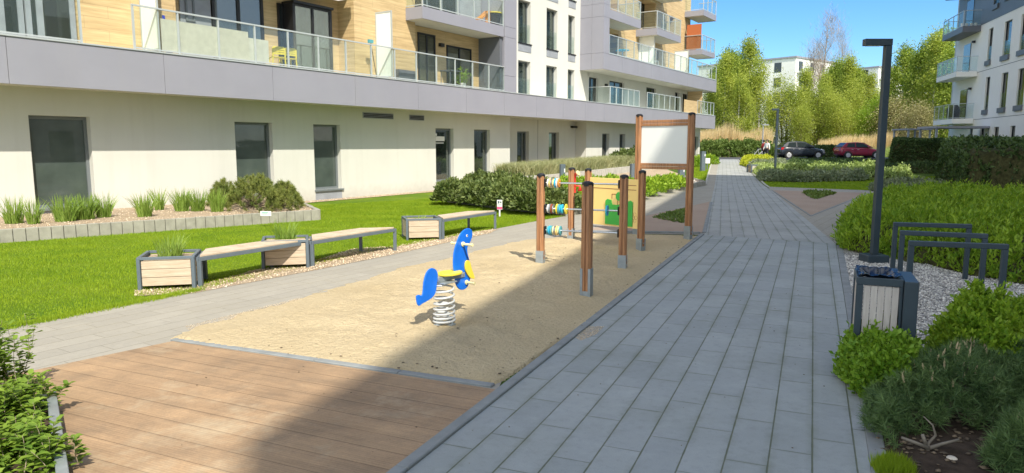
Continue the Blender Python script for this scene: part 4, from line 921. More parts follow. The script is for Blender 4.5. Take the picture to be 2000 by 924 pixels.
def make_tree(name, seed, h, wd, nl, ls, lmat, bmat, trunks=1, leaves=True, low=0.12, up=0.06, aspect=0.6):
    rs = random.Random(seed); np.random.seed(seed); root = empty(name); m = MB(); tips = []
    for t_ in range(trunks):
        bx, by = (rs.uniform(-0.4, 0.4), rs.uniform(-0.4, 0.4)) if trunks > 1 else (0, 0)
        ht = h*(1 if t_ == 0 else rs.uniform(0.7, 0.95)); n = 12; pts = []; x, y = bx, by
        lx, ly = rs.uniform(-1, 1)*0.03, rs.uniform(-1, 1)*0.03
        if trunks > 1: lx += bx*0.12; ly += by*0.12
        for i in range(n+1): pts.append(Vector((x, y, ht*i/n-0.2))); x += (lx+rs.uniform(-0.02, 0.02))*ht/n; y += (ly+rs.uniform(-0.02, 0.02))*ht/n
        r0_ = h*0.011+0.03; m.tube(pts, [r0_*(1-0.92*i/n) for i in range(n+1)], 8, cap=False)
        for i in range(2, n+1):
            z = i/n
            if z < low: continue
            for j in range(3 if trunks == 1 else 2):
                a = rs.uniform(0, 6.28); env = math.sin(math.pi*min(1, max(0.12, (z-low)/(1.02-low)))**0.75); L = wd*0.5*(0.25+0.75*env)*rs.uniform(0.65, 1.05)
                d = Vector((math.cos(a), math.sin(a), 0.55+0.5*z)).normalized(); limb(m, pts[i]-Vector((0, 0, rs.uniform(0, h/n))), d, L*0.62, r0_*0.32*(1.1-z), 1, tips, rs, 0.8, up)
        tips.append(pts[-1])
    m.build('trunk', bmat, root)
    T = np.array([tuple(t_) for t_ in tips]); k = nl//len(T)+1
    P = np.repeat(T, k, 0); den = np.repeat(np.random.uniform(0.4, 1, len(T)), k); P = P[np.random.uniform(0, 1, len(P)) < den]
    P = P+np.random.normal(size=P.shape)*np.array([0.29, 0.29, 0.36])*(wd/5.5+0.35)
    if leaves:
        V, F = leafgeo(P, ls, aspect, -0.1); npmesh('crown', V, F, lmat, root)
    else:
        d = rvec(len(P)); d[:, 2] = np.abs(d[:, 2])+0.8; d /= np.linalg.norm(d, axis=1, keepdims=True)
        s_ = np.cross(d, rvec(len(P)))*0.012; L = np.random.uniform(0.5, 1.3, (len(P), 1)); V = np.stack([P-s_, P+s_, P+d*L], 1).reshape(-1, 3)
        npmesh('crown', V, np.arange(len(V)).reshape(-1, 3), lmat, root)
    return root
protos = {
 'birch1': make_tree('birch_tree', 11, 12, 5.0, 22000, 0.17, M['birchleaf'], M['birch']),
 'birch2': make_tree('birch_tree', 12, 12, 6.0, 24000, 0.17, M['birchleaf'], M['birch'], trunks=2),
 'dark1': make_tree('poplar_tree', 13, 12, 6.6, 28000, 0.19, M['darkleaf'], M['bark']),
 'willow': make_tree('willow_tree', 14, 10, 9.0, 30000, 0.16, M['birchleaf'], M['bark'], trunks=4, low=0.05),
 'bright': make_tree('bushy_tree', 15, 7, 6.5, 22000, 0.14, M['brightleaf'], M['bark'], trunks=3, low=0.05),
 'brown': make_tree('budding_tree', 16, 6, 6.0, 11000, 0.13, M['brownleaf'], M['bark'], trunks=4, low=0.05),
 'bare': make_tree('bare_tree', 17, 16, 9.5, 9000, 0.1, M['twig'], M['twig'], trunks=2, leaves=False, up=0.12),
}
used = set()
def place_tree(k, px, Y, ytop, rz, wsc, label, cat='tree', group='trees beyond the street'):
    o = protos[k] if k not in used else copytree(protos[k]); used.add(k)
    p = AT(px, Y); H = ZT(px, ytop, Y)-zg(Y); base = {'birch1': 12, 'birch2': 12, 'dark1': 12, 'willow': 10, 'bright': 7, 'brown': 6, 'bare': 16}[k]
    s_ = H/(base*1.02); o.location = (p.x, Y, zg(Y)); o.rotation_euler = (0, 0, rz); o.scale = (s_*wsc, s_*wsc, s_)
    tag(o, label, cat, group); return o
TL = [
 ('birch2', 1388, 84, 150, 0.3, 1.0, 'leafy birch partly behind the far end of the balcony block'),
 ('birch1', 1412, 80, 112, 1.3, 1.0, 'pale green birch just right of the balcony block, above the reeds'),
 ('dark1', 1432, 96, 118, 2.6, 0.9, 'darker poplar between the two tall birches right of the balcony block'),
 ('birch1', 1456, 86, 84, 4.1, 1.05, 'tallest slim birch of the left clump, its tip standing clear against the sky'),
 ('birch2', 1478, 82, 118, 5.0, 1.0, 'birch at the right side of the left clump, in front of the white wing'),
 ('birch2', 1498, 98, 190, 1.0, 0.8, 'short birch in front of the lower white wing'),
 ('willow', 1532, 84, 160, 0.4, 1.0, 'spreading willow straight above the dark car'),
 ('birch1', 1566, 92, 140, 2.2, 1.0, 'thin birch hiding the corner of the middle white block'),
 ('willow', 1590, 82, 172, 3.3, 1.0, 'low many-stemmed willow between the two cars'),
 ('bare', 1598, 100, 34, 0.0, 1.0, 'tall leafless tree rising above the middle trees'),
 ('bare', 1640, 112, 60, 2.0, 0.6, 'smaller leafless tree right of the tallest bare one'),
 ('dark1', 1622, 90, 128, 4.0, 0.95, 'dense green poplar right of the bare trees'),
 ('birch1', 1648, 86, 118, 5.4, 1.0, 'light green birch above the gap between the cars'),
 ('dark1', 1668, 94, 138, 1.1, 0.85, 'poplar standing above the wine red car'),
 ('bright', 1694, 80, 196, 0.0, 1.0, 'bright fresh green bushy tree left of the near lamp post'),
 ('birch2', 1706, 104, 176, 2.9, 0.9, 'pale birch in front of the distant white block'),
 ('brown', 1737, 78, 196, 0.0, 1.2, 'brownish budding tree just right of the near lamp post'),
 ('dark1', 1762, 90, 100, 0.5, 1.0, 'tall green poplar right of the near lamp post'),
 ('brown', 1790, 74, 206, 2.0, 1.15, 'brownish budding tree at the left side of the right balconies'),
 ('dark1', 1792, 84, 92, 3.1, 1.0, 'green poplar between the lamp post and the right block'),
 ('birch1', 1815, 80, 72, 2.0, 1.1, 'tall birch touching the left side of the right balconies'),
 ('dark1', 1842, 76, 108, 5.1, 1.1, 'poplar seen behind the glass of the right balconies'),
 ('dark1', 1872, 82, 120, 0.9, 1.1, 'poplar mostly hidden behind the right apartment block'),
 ('birch1', 1604, 86, 150, 0.9, 1.0, 'birch with a pale stem standing between the two cars'),
 ('willow', 1632, 80, 190, 1.6, 1.0, 'low willow thicket left of the wine red car'),
 ('willow', 1565, 80, 205, 5.0, 0.9, 'low willow thicket above the bonnet of the dark car'),
 ('birch2', 1440, 78, 150, 2.2, 1.0, 'front birch of the left clump standing in the reeds'),
 ('birch1', 1400, 94, 135, 3.7, 1.1, 'birch peeking out behind the corner balconies'),
 ('willow', 1662, 84, 170, 4.4, 0.9, 'willow directly above the wine red car'),
 ('birch2', 1735, 98, 140, 4.4, 0.9, 'pale birch just behind the near lamp post'),
 ('dark1', 1424, 92, 108, 0.9, 1.1, 'full green poplar at the back of the left clump'),
 ('birch1', 1690, 90, 150, 5.9, 1.1, 'slender birch left of the bright bushy tree'),
 ('dark1', 1830, 92, 70, 1.9, 1.0, 'tall poplar right behind the upper balconies of the right block'),
 ('bright', 1475, 74, 262, 1.0, 0.7, 'small green bush behind the walking person'),
]
for a in TL: place_tree(*a)

# reeds and the band of shrubs in front of them
def reedbed(name, poly, n, h, mat, z=0.0, wd=0.05, label=None):
    X, Y = scatter(poly, n); P = np.stack([X, Y, zgv(Y)+z], 1); k = 0.55+0.6*vnoise(X, Y, 2.2, 21); V, F = bladegeo(P, h*k, wd, 0.25); return tag(npmesh(name, V, F, mat), kind='stuff')
reedbed('reeds', [tuple(AT(1340, 72)), tuple(AT(1502, 72)), tuple(AT(1502, 79)), tuple(AT(1330, 79))], 26000, 2.7, M['reed'], wd=0.07)
reedbed('reeds', [tuple(AT(1600, 74)), tuple(AT(1745, 74)), tuple(AT(1745, 80)), tuple(AT(1600, 80))], 20000, 2.3, M['reed'], wd=0.07)
reedbed('reeds', [tuple(AT(1745, 78)), tuple(AT(1910, 78)), tuple(AT(1910, 84)), tuple(AT(1745, 84))], 14000, 2.0, M['reed'], wd=0.07)
reedbed('tall_grass', [tuple(AT(1495, 71)), tuple(AT(1760, 71)), tuple(AT(1760, 76)), tuple(AT(1495, 76))], 22000, 1.1, M['santo'], wd=0.06)
H_ = lambda *a, **k: canopy('hedge', *a, cat='hedge', **k)
def quad(px0, px1, Y0, Y1): return [tuple(AT(px0, Y0)), tuple(AT(px1, Y0)), tuple(AT(px1, Y1)), tuple(AT(px0, Y1))]
H_(quad(1365, 1508, 69.2, 71.4), 1.25, 0.5, M['midgreen'], 16000, 0.20, label='loose green hedge across the far end of the path, in front of the reeds', skin=0.2, sprig=0.5, per=8, hvar=0.25)
H_(quad(1590, 1645, 69.0, 70.6), 1.05, 0.3, M['hedge'], 5000, 0.18, label='clipped dark hedge visible in the gap between the two cars')
H_(quad(1510, 1600, 69.2, 70.6), 1.0, 0.3, M['hedge'], 4500, 0.18, label='clipped dark hedge behind the dark car')
H_([tuple(G(1735, 334)), tuple(G(1835, 333)), tuple(AT(1860, 47)), tuple(AT(1738, 48))], 1.95, 0.25, M['hedge'], 26000, 0.13, label='long clipped dark green hedge behind the small lawn', side=0.6, hvar=0.05)
hb = [tuple(G(1832, 367)), tuple(G(1862, 385)), tuple(G(2010, 398)), (30, 20), (36, 24), tuple(AT(1945, 46)), tuple(AT(1862, 46))]
hb = [tuple(G(1828, 362)), tuple(G(1880, 386)), tuple(G(2080, 398)), (36, 30), (36, 44), tuple(AT(1842, 44))]
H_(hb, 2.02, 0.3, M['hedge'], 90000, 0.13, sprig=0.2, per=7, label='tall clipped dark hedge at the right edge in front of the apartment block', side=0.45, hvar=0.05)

# planting between far paths
S_ = lambda name, *a, **k: canopy(name, *a, kind='stuff', **k)
canopy('spirea_shrub', P2([(1447, 318), (1462, 322), (1512, 320), (1512, 311), (1448, 311)], 0.2), 0.55, 0.6, M['ylime'], 9000, 0.13, label='bright yellow low shrub beside the far end of the path', cat='shrub')
S_('ground_cover', P2([(1462, 326), (1515, 333), (1540, 333), (1540, 319), (1455, 319)], 0.1), 0.5, 0.6, M['lav'], 9000, 0.12)
S_('ground_cover', P2([(1462, 330), (1482, 342), (1530, 348), (1545, 340), (1540, 330), (1475, 325)], 0.1), 0.45, 0.5, M['santo'], 9000, 0.11)
canopy('hedge', P2([(1537, 336), (1740, 338), (1850, 340), (1850, 331), (1737, 326), (1537, 324)], 0.0), 0.55, 0.5, M['hedge'], 22000, 0.12, label='low dark evergreen hedge in front of the parked cars', cat='hedge')
S_('ground_cover', P2([(1530, 350), (1690, 352), (1775, 352), (1780, 347), (1690, 342), (1530, 340)], 0.0), 0.5, 0.45, M['santo'], 16000, 0.13, sprig=0.25, per=8, hvar=0.5, vs=1.2)
S_('ground_cover', P2([(1488, 355), (1560, 357), (1690, 354), (1690, 350), (1540, 349), (1480, 350)], 0.0), 0.30, 0.4, M['lav'], 15000, 0.12, sprig=0.3, per=8, hvar=0.5, vs=0.9)
S_('ground_cover', P2([(1700, 374), (1760, 377), (1850, 380), (1850, 371), (1740, 368), (1700, 369)], 0.0), 0.35, 0.35, M['lav'], 9000, 0.09, sprig=0.2, per=8, hvar=0.4, vs=0.7)

# big feathery evergreen mound on the right
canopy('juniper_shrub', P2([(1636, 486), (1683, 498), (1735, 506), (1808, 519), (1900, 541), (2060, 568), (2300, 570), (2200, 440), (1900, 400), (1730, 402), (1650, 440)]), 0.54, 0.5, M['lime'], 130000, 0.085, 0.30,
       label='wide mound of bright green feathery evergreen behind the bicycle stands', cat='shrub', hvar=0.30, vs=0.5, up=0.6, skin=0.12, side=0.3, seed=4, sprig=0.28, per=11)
# spirea in front of the gravel
canopy('spirea_shrub', P2([(1640, 742), (1690, 790), (1755, 810), (1800, 790), (1785, 735), (1700, 712), (1655, 715)]), 0.42, 0.22, M['limedk'], 34000, 0.042, 0.55,
       label='fresh green spirea bush in front of the litter bin', cat='shrub', hvar=0.38, vs=0.20, up=0.5, skin=0.10, side=0.3, seed=7, sprig=0.14, per=12)
canopy('spirea_shrub', P2([(1800, 745), (1900, 765), (2100, 800), (2250, 780), (2120, 675), (1960, 668), (1830, 690)]), 0.44, 0.25, M['lime'], 70000, 0.040, 0.55,
       label='yellow-green spirea bush right of the litter bin, below the bicycle stands', cat='shrub', hvar=0.38, vs=0.24, up=0.5, skin=0.10, side=0.25, seed=9, sprig=0.15, per=12)
# mountain pines: tufts of needles on short branches, with pale candles
def pine(name, poly, h, ntuft, needles, nl, label, seed, candles=60, mat='pine', edge=0.35, z0=0.0, nw=0.0052, stem=True):
    np.random.seed(seed); r = empty(name, (sum(p[0] for p in poly)/len(poly), sum(p[1] for p in poly)/len(poly), 0)); tag(r, label, 'pine shrub')
    off = np.array([r.location.x, r.location.y, 0]); X, Y = scatter(poly, ntuft); d = edist(X, Y, poly); k = np.clip(d/edge, 0, 1)
    top = h*np.sqrt(np.clip(1-(1-k)**2, 0, 1))*(0.7+0.6*vnoise(X, Y, 0.35, seed)); Z = top*np.random.uniform(0.35, 1.0, ntuft)**0.6+z0+zgv(Y)
    C = np.stack([X, Y, Z], 1)-off; up_ = np.random.normal(size=(ntuft, 3))*0.45+np.array([0, 0, 0.9]); cen = C.mean(0); up_[:, :2] += (C-cen)[:, :2]*0.5; up_ /= np.linalg.norm(up_, axis=1, keepdims=True)
    P = np.repeat(C, needles, 0); U = np.repeat(up_, needles, 0); t_ = np.random.uniform(-0.6, 0.6, (len(P), 1))*nl; P = P+U*t_
    dd = U*0.55+rvec(len(P))*0.75; dd /= np.linalg.norm(dd, axis=1, keepdims=True); s_ = np.cross(dd, rvec(len(P))); s_ /= np.linalg.norm(s_, axis=1, keepdims=True)
    L = nl*np.random.uniform(0.7, 1.1, (len(P), 1)); V = np.stack([P-s_*nw/2, P+s_*nw/2, P+dd*L], 1).reshape(-1, 3)
    npmesh('needles', V, np.arange(len(V)).reshape(-1, 3), M[mat], r)
    m = MB(); rs = random.Random(seed); idx = np.argsort(-Z)[:max(candles*3, 1)]
    for i in rs.sample(list(idx), min(candles, len(idx))):
        p = Vector(C[i]); u_ = Vector(up_[i]*0.4+np.array([0, 0, 0.8])).normalized(); l = nl*rs.uniform(0.5, 1.1); m = MB(); m.tube([p, p+u_*l*0.6, p+u_*l], [nw*1.3, nw*1.5, nw*0.4], 5); m.build('shoot', M['candle'], r)
    m = MB(); c0_ = Vector(cen); c0_.z = z0+0.02
    for i in rs.sample(range(ntuft), min(70, ntuft)):
        p = Vector(C[i]); mid = c0_.lerp(p, 0.55)+Vector((0, 0, -0.12*h)); m.tube([c0_+Vector((rs.uniform(-.05, .05), rs.uniform(-.05, .05), 0)), mid, p], [0.012*h/0.5+0.004, 0.007, 0.003], 5)
    m.build('branches', M['bark'], r); return r
pine('mountain_pine', P2([(1688, 862), (1748, 884), (1785, 852), (1850, 852), (1935, 846), (2000, 815), (2040, 740), (1960, 725), (1850, 740), (1740, 765), (1690, 800)]), 0.37, 760, 60, 0.080, 'dark green mountain pine with pale upright shoots beside the path kerb', 5, 60)
pine('mountain_pine', P2([(1920, 925), (1960, 950), (2100, 960), (2150, 880), (2020, 840), (1950, 865)]), 0.34, 330, 60, 0.080, 'smaller mountain pine in the bottom right corner', 6, 26)
pine('mountain_pine', P2([(1920, 800), (2040, 830), (2160, 800), (2150, 730), (1990, 735), (1930, 760)]), 0.40, 560, 60, 0.065, 'deeply shaded mountain pine at the right edge behind the pale-shooted one', 8, 0)
# bare forked stem, pale stone, tuft of grass
r = MB(); q = G(1812, 884); rs = random.Random(4)
for pts in ([(0, 0, 0), (0.01, 0.02, 0.05), (0.06, 0.03, 0.10), (0.03, 0.02, 0.17), (-0.02, 0.04, 0.22)], [(0, 0, 0.03), (-0.07, 0, 0.06), (-0.16, 0.02, 0.09)], [(0.01, 0, 0.03), (0.09, 0.02, 0.045), (0.19, 0.0, 0.085)], [(-0.01, 0.01, 0.05), (-0.03, 0.02, 0.11)]):
    r.tube([(q.x+x, q.y+y, z) for x, y, z in pts], [0.013-0.0025*i for i in range(len(pts))], 7)
tag(r.build('dead_branch', M['deadwood'], smooth=True), 'bare forked grey stem on the soil under the mountain pine', 'branch')
def stone(px, py, s_, label):
    q = G(px, py); bm = bmesh.new(); bmesh.ops.create_icosphere(bm, subdivisions=3, radius=s_); rs = random.Random(px)
    ph = [rs.uniform(0, 6) for _ in range(3)]
    for v in bm.verts: v.co *= 1+0.12*math.sin(v.co.x/s_*2.2+ph[0])+0.1*math.sin(v.co.y/s_*3+ph[1]); v.co.z *= 0.55
    me = bpy.data.meshes.new('stone'); bm.to_mesh(me); bm.free(); me.materials.append(M['stone']); o = bpy.data.objects.new('stone', me); COL.objects.link(o); o.location = (q.x, q.y, s_*0.4); tag(o, label, 'stone')
stone(1857, 899, 0.030, 'pale round stone on the dark soil in the bottom right')
blades('grass_tuft', P2([(1700, 915), (1715, 935), (1790, 935), (1770, 912), (1735, 903)]), 2500, 0.10, 0.006, M['blade'], 0.01)

# ------------------------------------------------------------ raised beds on the left
blk = P2([(-300, 512), (0, 475), (622, 430)])
def blockwall(pts, h, w_, label, unit=0.215, mat='concrete', z0=-0.1):
    rs = random.Random(2); mb = MB()
    for i in range(len(pts)-1):
        a, c = Vector(pts[i]), Vector(pts[i+1]); L = (c-a).length; k = max(1, round(L/unit)); d = (c-a)/L
        for j in range(k):
            p = a+d*(L*j/k+0.005); q = a+d*(L*(j+1)/k-0.005); hh = h+rs.uniform(-0.006, 0.006); o = Vector((d.y, -d.x))*rs.uniform(-0.004, 0.004); zc = (z0+hh)/2
            mb.bar((p.x+o.x, p.y+o.y, zc+zg(p.y)), (q.x+o.x, q.y+o.y, zc+zg(q.y)), w_, hh-z0)
    return tag(mb.build('retaining_wall', M[mat], bevel=0.006), label, 'retaining wall')
blockwall([blk[0], blk[1], blk[2], tuple(G(588, 411))], 0.27, 0.12, 'low retaining wall of upright grey concrete blocks round the grass bed by the wall')
bd = [blk[0], blk[1], blk[2], tuple(G(588, 411)), (W0.x+UX*0.1, W0.y+UY*0.1), (W0.x+UX*-20, W0.y+UY*-20)]
bd2 = [(W0.x+UX*-2.6, W0.y+UY*-2.6) if i == 4 else p for i, p in enumerate(bd)]
sheet('gravel_bed', bd2, 0.235, M['drygravel']); X, Y = scatter(bd2, 2600); pebbles('gravel_stones', X, Y, np.full(len(X), 0.24), 0.012, 0.03, M['pebtan'], 0.6, kind='stuff')
def tuft(px, py, z, rad, n, h, label, mat='orngrass', wd=0.014, group='ornamental grasses', cat='grass clump', q=None, lean=0.7, curve=0.35, name='grass_clump'):
    q = q or G(px, py, z); V, F = tuftgeo(n, rad*0.75, h, wd); o = npmesh(name, V, F, M[mat]); o.location = (q.x, q.y, z+zg(q.y)); return tag(o, label, cat, group)
for a in ((28, 436, 0.22, 260, 'ornamental grass clump at the left edge of the raised bed'), (66, 437, 0.14, 150, 'small ornamental grass clump just left of the frosted window'),
          (128, 432, 0.26, 420, 'big ornamental grass clump under the large frosted window'), (165, 428, 0.26, 420, 'ornamental grass clump right of centre under the large frosted window'), (203, 424, 0.20, 240, 'ornamental grass clump at the right side of the large frosted window'),
          (283, 423, 0.20, 300, 'solitary ornamental grass clump between the two large windows'), (311, 410, 0.14, 160, 'small ornamental grass clump close to the white wall'),
          (356, 412, 0.22, 320, 'ornamental grass clump left of the trio beside the mountain pines'), (386, 412, 0.20, 280, 'middle ornamental grass clump of the trio beside the mountain pines'), (425, 413, 0.20, 280, 'ornamental grass clump touching the mountain pines in the raised bed')):
    tuft(a[0], a[1], 0.24, a[2], int(a[3]*0.75), 0.56, a[4], wd=0.015)
for (pxs, lab, sd, hh) in ((((405, 404), (440, 406), (470, 396), (450, 382), (415, 385)), 'dull green mountain pine at the back left of the raised bed', 21, 0.62), (((440, 414), (500, 418), (545, 414), (540, 392), (470, 388)), 'bronze-tipped mountain pine in the raised bed, under the second window', 22, 0.72), (((520, 414), (570, 413), (592, 406), (585, 395), (530, 392)), 'mountain pine at the right end of the raised bed behind the small sign', 23, 0.62)):
    pine('mountain_pine', P2(pxs, 0.24), hh, 420, 60, 0.10, lab, sd, 0, 'mugo', 0.5, 0.22, nw=0.010)
# second bed with dark shrubs
blockwall([tuple(G(590+286, 384)), tuple(G(876, 396)), tuple(G(985, 411.5)), tuple(G(1046, 417)), tuple(G(1108, 423)), tuple(G(1185, 404)), tuple(G(1262, 385)), tuple(G(1377, 362.5)), tuple(G(1340, 352))], 0.22, 0.10, 'low retaining wall of grey concrete blocks curving round the shrub bed', 0.2)
b2 = [tuple(G(876, 384)), tuple(G(876, 396)), tuple(G(985, 411)), tuple(G(1046, 416)), tuple(G(1108, 422)), tuple(G(1185, 403)), tuple(G(1262, 384)), tuple(G(1377, 361.5)), tuple(G(1340, 350)), (W0.x+UX*26+UY*2.3, W0.y+UY*26-UX*2.3), (W0.x+UX*9.5+UY*2.0, W0.y+UY*9.5-UX*2.0)]
sheet('gravel_bed', b2, 0.17, M['drygravel'])
gbX, gbY = scatter(P2([(1185, 403), (1377, 361), (1340, 352), (1180, 392)]), 1200); pebbles('gravel_stones', gbX, gbY, zgv(gbY)+0.18, 0.02, 0.045, M['peb'], 0.6, kind='stuff')
dks = [(896, 393, 0.8, 0.75), (925, 392, 0.85, 0.7), (950, 397, 0.8, 0.72), (978, 399, 0.9, 0.85), (1006, 403, 0.85, 0.8), (1034, 408, 0.8, 0.7), (1062, 411, 0.8, 0.72), (1092, 412, 0.8, 0.7), (1120, 409, 0.75, 0.6), (950, 378, 0.9, 0.9), (990, 382, 1.0, 0.95), (1030, 388, 1.0, 0.85), (1075, 392, 1.0, 0.8)]
def bush(name, x, y, r_, h, n, size, mat, label, z, cat='shrub', group=None, aspect=0.4, up=0.5):
    """rounded bush: leafy shoots radiating from the foot, tips uneven"""
    np.random.seed(int(abs(x*37+y*91)) % 9999); d = rvec(n); d[:, 2] = np.abs(d[:, 2]); lob = 0.78+0.35*vnoise(d[:, 0]*3+9, d[:, 1]*3+d[:, 2]*4+9, 0.9, 3)
    P = d*np.array([r_, r_, h])*(lob*np.random.uniform(0.5, 1.0, n)**0.33)[:, None]; P[:, 2] = np.maximum(P[:, 2]*1.0, 0.02)
    V, F = leafgeo(P, size, aspect, up, bias=d*0.6); core = []
    bm = bmesh.new(); bmesh.ops.create_icosphere(bm, subdivisions=3, radius=1); C = np.array([tuple(v.co) for v in bm.verts]); Fc = np.array([[v.index for v in f.verts] for f in bm.faces]); bm.free()
    o = empty(name, (x, y, z)); npmesh('foliage', V, F, mat, o); cc = C*np.array([r_*0.62, r_*0.62, h*0.62])*(0.9+0.2*vnoise(C[:, 0]*3+9, C[:, 1]*3+9, 0.6, 8))[:, None]; cc[:, 2] = np.maximum(cc[:, 2], 0)
    npmesh('inner_foliage', cc, Fc, mat, o); return tag(o, label, cat, group)
dl = ['leftmost dark evergreen bush at the tip of the curved bed', 'dark evergreen bush second from the left along the curved kerb', 'dark evergreen bush under the slim window with white lettering, third along the kerb', 'tall dark evergreen bush left of the lawn sign', 'dark evergreen bush straight above the lawn sign', 'dark evergreen bush just left of the abacus post', 'dark evergreen bush seen between abacus post and red post', 'dark evergreen bush behind the red post', 'last dark evergreen bush of the front row, behind the counting rods', 'tall dark evergreen bush in the back row nearest the bright wall', 'tall dark evergreen bush in the middle of the back row', 'dark evergreen bush in the back row behind the abacus post', 'dark evergreen bush at the right of the back row below the pale grasses']
for (px, py, r_, h), lab in zip(dks, dl):
    q = G(px, py, 0.17)+Vector((-0.25, 0.55)); bush('evergreen_shrub', q.x, q.y, r_*0.80, h*0.86, 2300, 0.14, M['shrubdk'], lab, 0.15+zg(q.y), group='dark evergreen bushes in the curved bed')
ll = ['lime green bush behind the bell post', 'lime green bush above the play panel', 'lime green bush left of the tall board post', 'lime green bush under the left half of the white board', 'lime green bush under the middle of the white board', 'lime green bush under the right half of the white board', 'lime green bush at the right end of the bed by the tall board post', 'lime green bush in the back row behind the red post', 'lime green bush in the back row behind the wooden posts', 'lime green bush in the back row near the pale kerb']
for (px, py, r_, h), lab in zip(((1150, 398, 0.8, 0.62), (1180, 395, 0.85, 0.62), (1215, 388, 0.8, 0.6), (1248, 382, 0.8, 0.55), (1275, 376, 0.8, 0.55), (1302, 370, 0.75, 0.5), (1328, 365, 0.7, 0.5), (1120, 385, 0.9, 0.65), (1165, 380, 0.9, 0.65), (1210, 374, 0.9, 0.6)), ll):
    q = G(px, py, 0.17)+Vector((-0.25, 0.45)); bush('lime_shrub', q.x, q.y, r_*1.0, h, 1700, 0.13, M['lime'], lab, 0.15+zg(q.y), group='lime green bushes in the curved bed')
def FW(s_, n_): return (W0.x+UX*s_+UY*n_, W0.y+UY*s_-UX*n_)
# upper tier with pale grasses
blockwall([FW(9.6, 0.15), FW(9.6, 2.3), FW(20, 2.6), FW(32, 2.6)], 0.52, 0.10, 'pale upper retaining wall in front of the recessed windows', 0.25, 'kerbl')
sheet('gravel_bed', [FW(9.6, 0.0), FW(9.6, 2.25), FW(20, 2.55), FW(32, 2.55), FW(32, 0.0), FW(20.1, 0.0), FW(20.1, -0.9), FW(11.7, -0.9), FW(11.7, 0)], 0.46, M['drygravel'])
X, Y = scatter([FW(9.8, 0.4), FW(9.8, 2.1), FW(20, 2.4), FW(26, 2.4), FW(26, 0.9), FW(11.7, 0.3)], 30000); P = np.stack([X, Y, zgv(Y)+0.46], 1)
V, F = bladegeo(P, 0.62, 0.022, 0.9, 0.3); tag(npmesh('pale_grass', V, F, M['drygrass']), kind='stuff')
for (s_, n_, r_, h, lab) in ((22.2, 1.4, 1.0, 0.9, 'dark bush above the pale grasses, left of the tall board post'), (24.4, 1.2, 1.0, 1.0, 'dark spreading bush in the upper tier between the slim windows'), (26.6, 1.2, 1.0, 1.05, 'dark bush in the upper tier directly behind the tall board post'), (29.5, 1.2, 1.0, 0.8, 'dark bush behind the white board in the upper tier')):
    x, y = FW(s_, n_); bush('evergreen_shrub', x, y, r_, h, 1900, 0.16, M['shrubdk'], lab, 0.45+zg(y))
for (px, py, lab) in ((1352, 318, 'small yellow-green bush at the foot of the end wall'), (1364, 316, 'small yellow-green bush at the corner of the balcony block'), (1383, 313, 'small bright yellow bush beside the far path end')):
    q = G(px, py+5, 0.1); bush('lime_shrub', q.x, q.y, 0.8, 0.7, 1300, 0.15, M['lime'], lab, zg(q.y))

# big-leaved shrub in the corner planter, bottom left
pc_ = G(100, 768, 0.14); pd = (G(122, 924, 0.14)-pc_).normalized(); pl2 = pc_+pd*4
pln = Vector((-pd.y, pd.x)) if Vector((-pd.y, pd.x)).x < 0 else Vector((pd.y, -pd.x))
m = MB(); m.bar((pc_.x, pc_.y, 0.05), (pl2.x, pl2.y, 0.05), 0.06, 0.20); e_ = pc_+pln*0.9+Vector((0, -0.03)); m.bar((pc_.x+0.0, pc_.y-0.03, 0.048), (pc_.x+pln.x*3, pc_.y+pln.y*3-0.03, 0.048), 0.06, 0.195)
tag(m.build('planter_edge', M['galv'], bevel=0.004), 'low grey metal planter edging at the bottom left corner', 'planter')
sheet('soil_bed', [tuple(pc_+pln*0.03), tuple(pl2+pln*0.03), tuple(pl2+pln*3), tuple(pc_+pln*3)], 0.06, M['soil'])
def leafshrub(cx, cy, n, h, spread, label, seed, group=None):
    rs = random.Random(seed); np.random.seed(seed); r = empty('leafy_shrub', (cx, cy, 0.05)); tag(r, label, 'shrub', group); m = MB(); LV = []; LF = []; kk = 0
    for i in range(n):
        a = rs.uniform(0, 6.28); x0, y0 = rs.gauss(0, spread*0.35), rs.gauss(0, spread*0.35); hh = h*rs.uniform(0.55, 1.1); pts = [Vector((x0, y0, 0))]; d = Vector((math.cos(a)*rs.uniform(0.1, 0.6), math.sin(a)*rs.uniform(0.1, 0.6), 1)).normalized()
        for k in range(7): d = (d+Vector((rs.uniform(-.2, .2), rs.uniform(-.2, .2), 0.03))).normalized(); pts.append(pts[-1]+d*hh/7)
        m.tube(pts, [0.0035*(1-0.1*k) for k in range(8)], 5)
        for k in range(1, 8):
            for side in (0, 1, 2):
                for rep in range(2):
                    az = rs.uniform(0, 6.28); ld = (Vector((math.cos(az), math.sin(az), rs.uniform(0.0, 0.7)))).normalized(); L = rs.uniform(0.04, 0.085); wv = ld.cross(Vector((0, 0, 1))).normalized()*L*0.24; p = pts[k]-(pts[k]-pts[k-1])*rs.uniform(0, 1); dn = Vector((0, 0, -L*0.18)); ri = Vector((0, 0, -L*0.07))
                    LV += [p, p+ld*L*0.33+wv, p+ld*L*0.7+wv*0.8, p+ld*L+dn, p+ld*L*0.7-wv*0.8, p+ld*L*0.33-wv, p+ld*L*0.5+ri]
                    LF += [(kk, kk+1, kk+6), (kk+1, kk+2, kk+6), (kk+2, kk+3, kk+6), (kk+3, kk+4, kk+6), (kk+4, kk+5, kk+6), (kk+5, kk, kk+6)]; kk += 7
    m.build('stems', M['twig'], r); npmesh('leaves', [tuple(v) for v in LV], LF, M['bigleaf'], r)
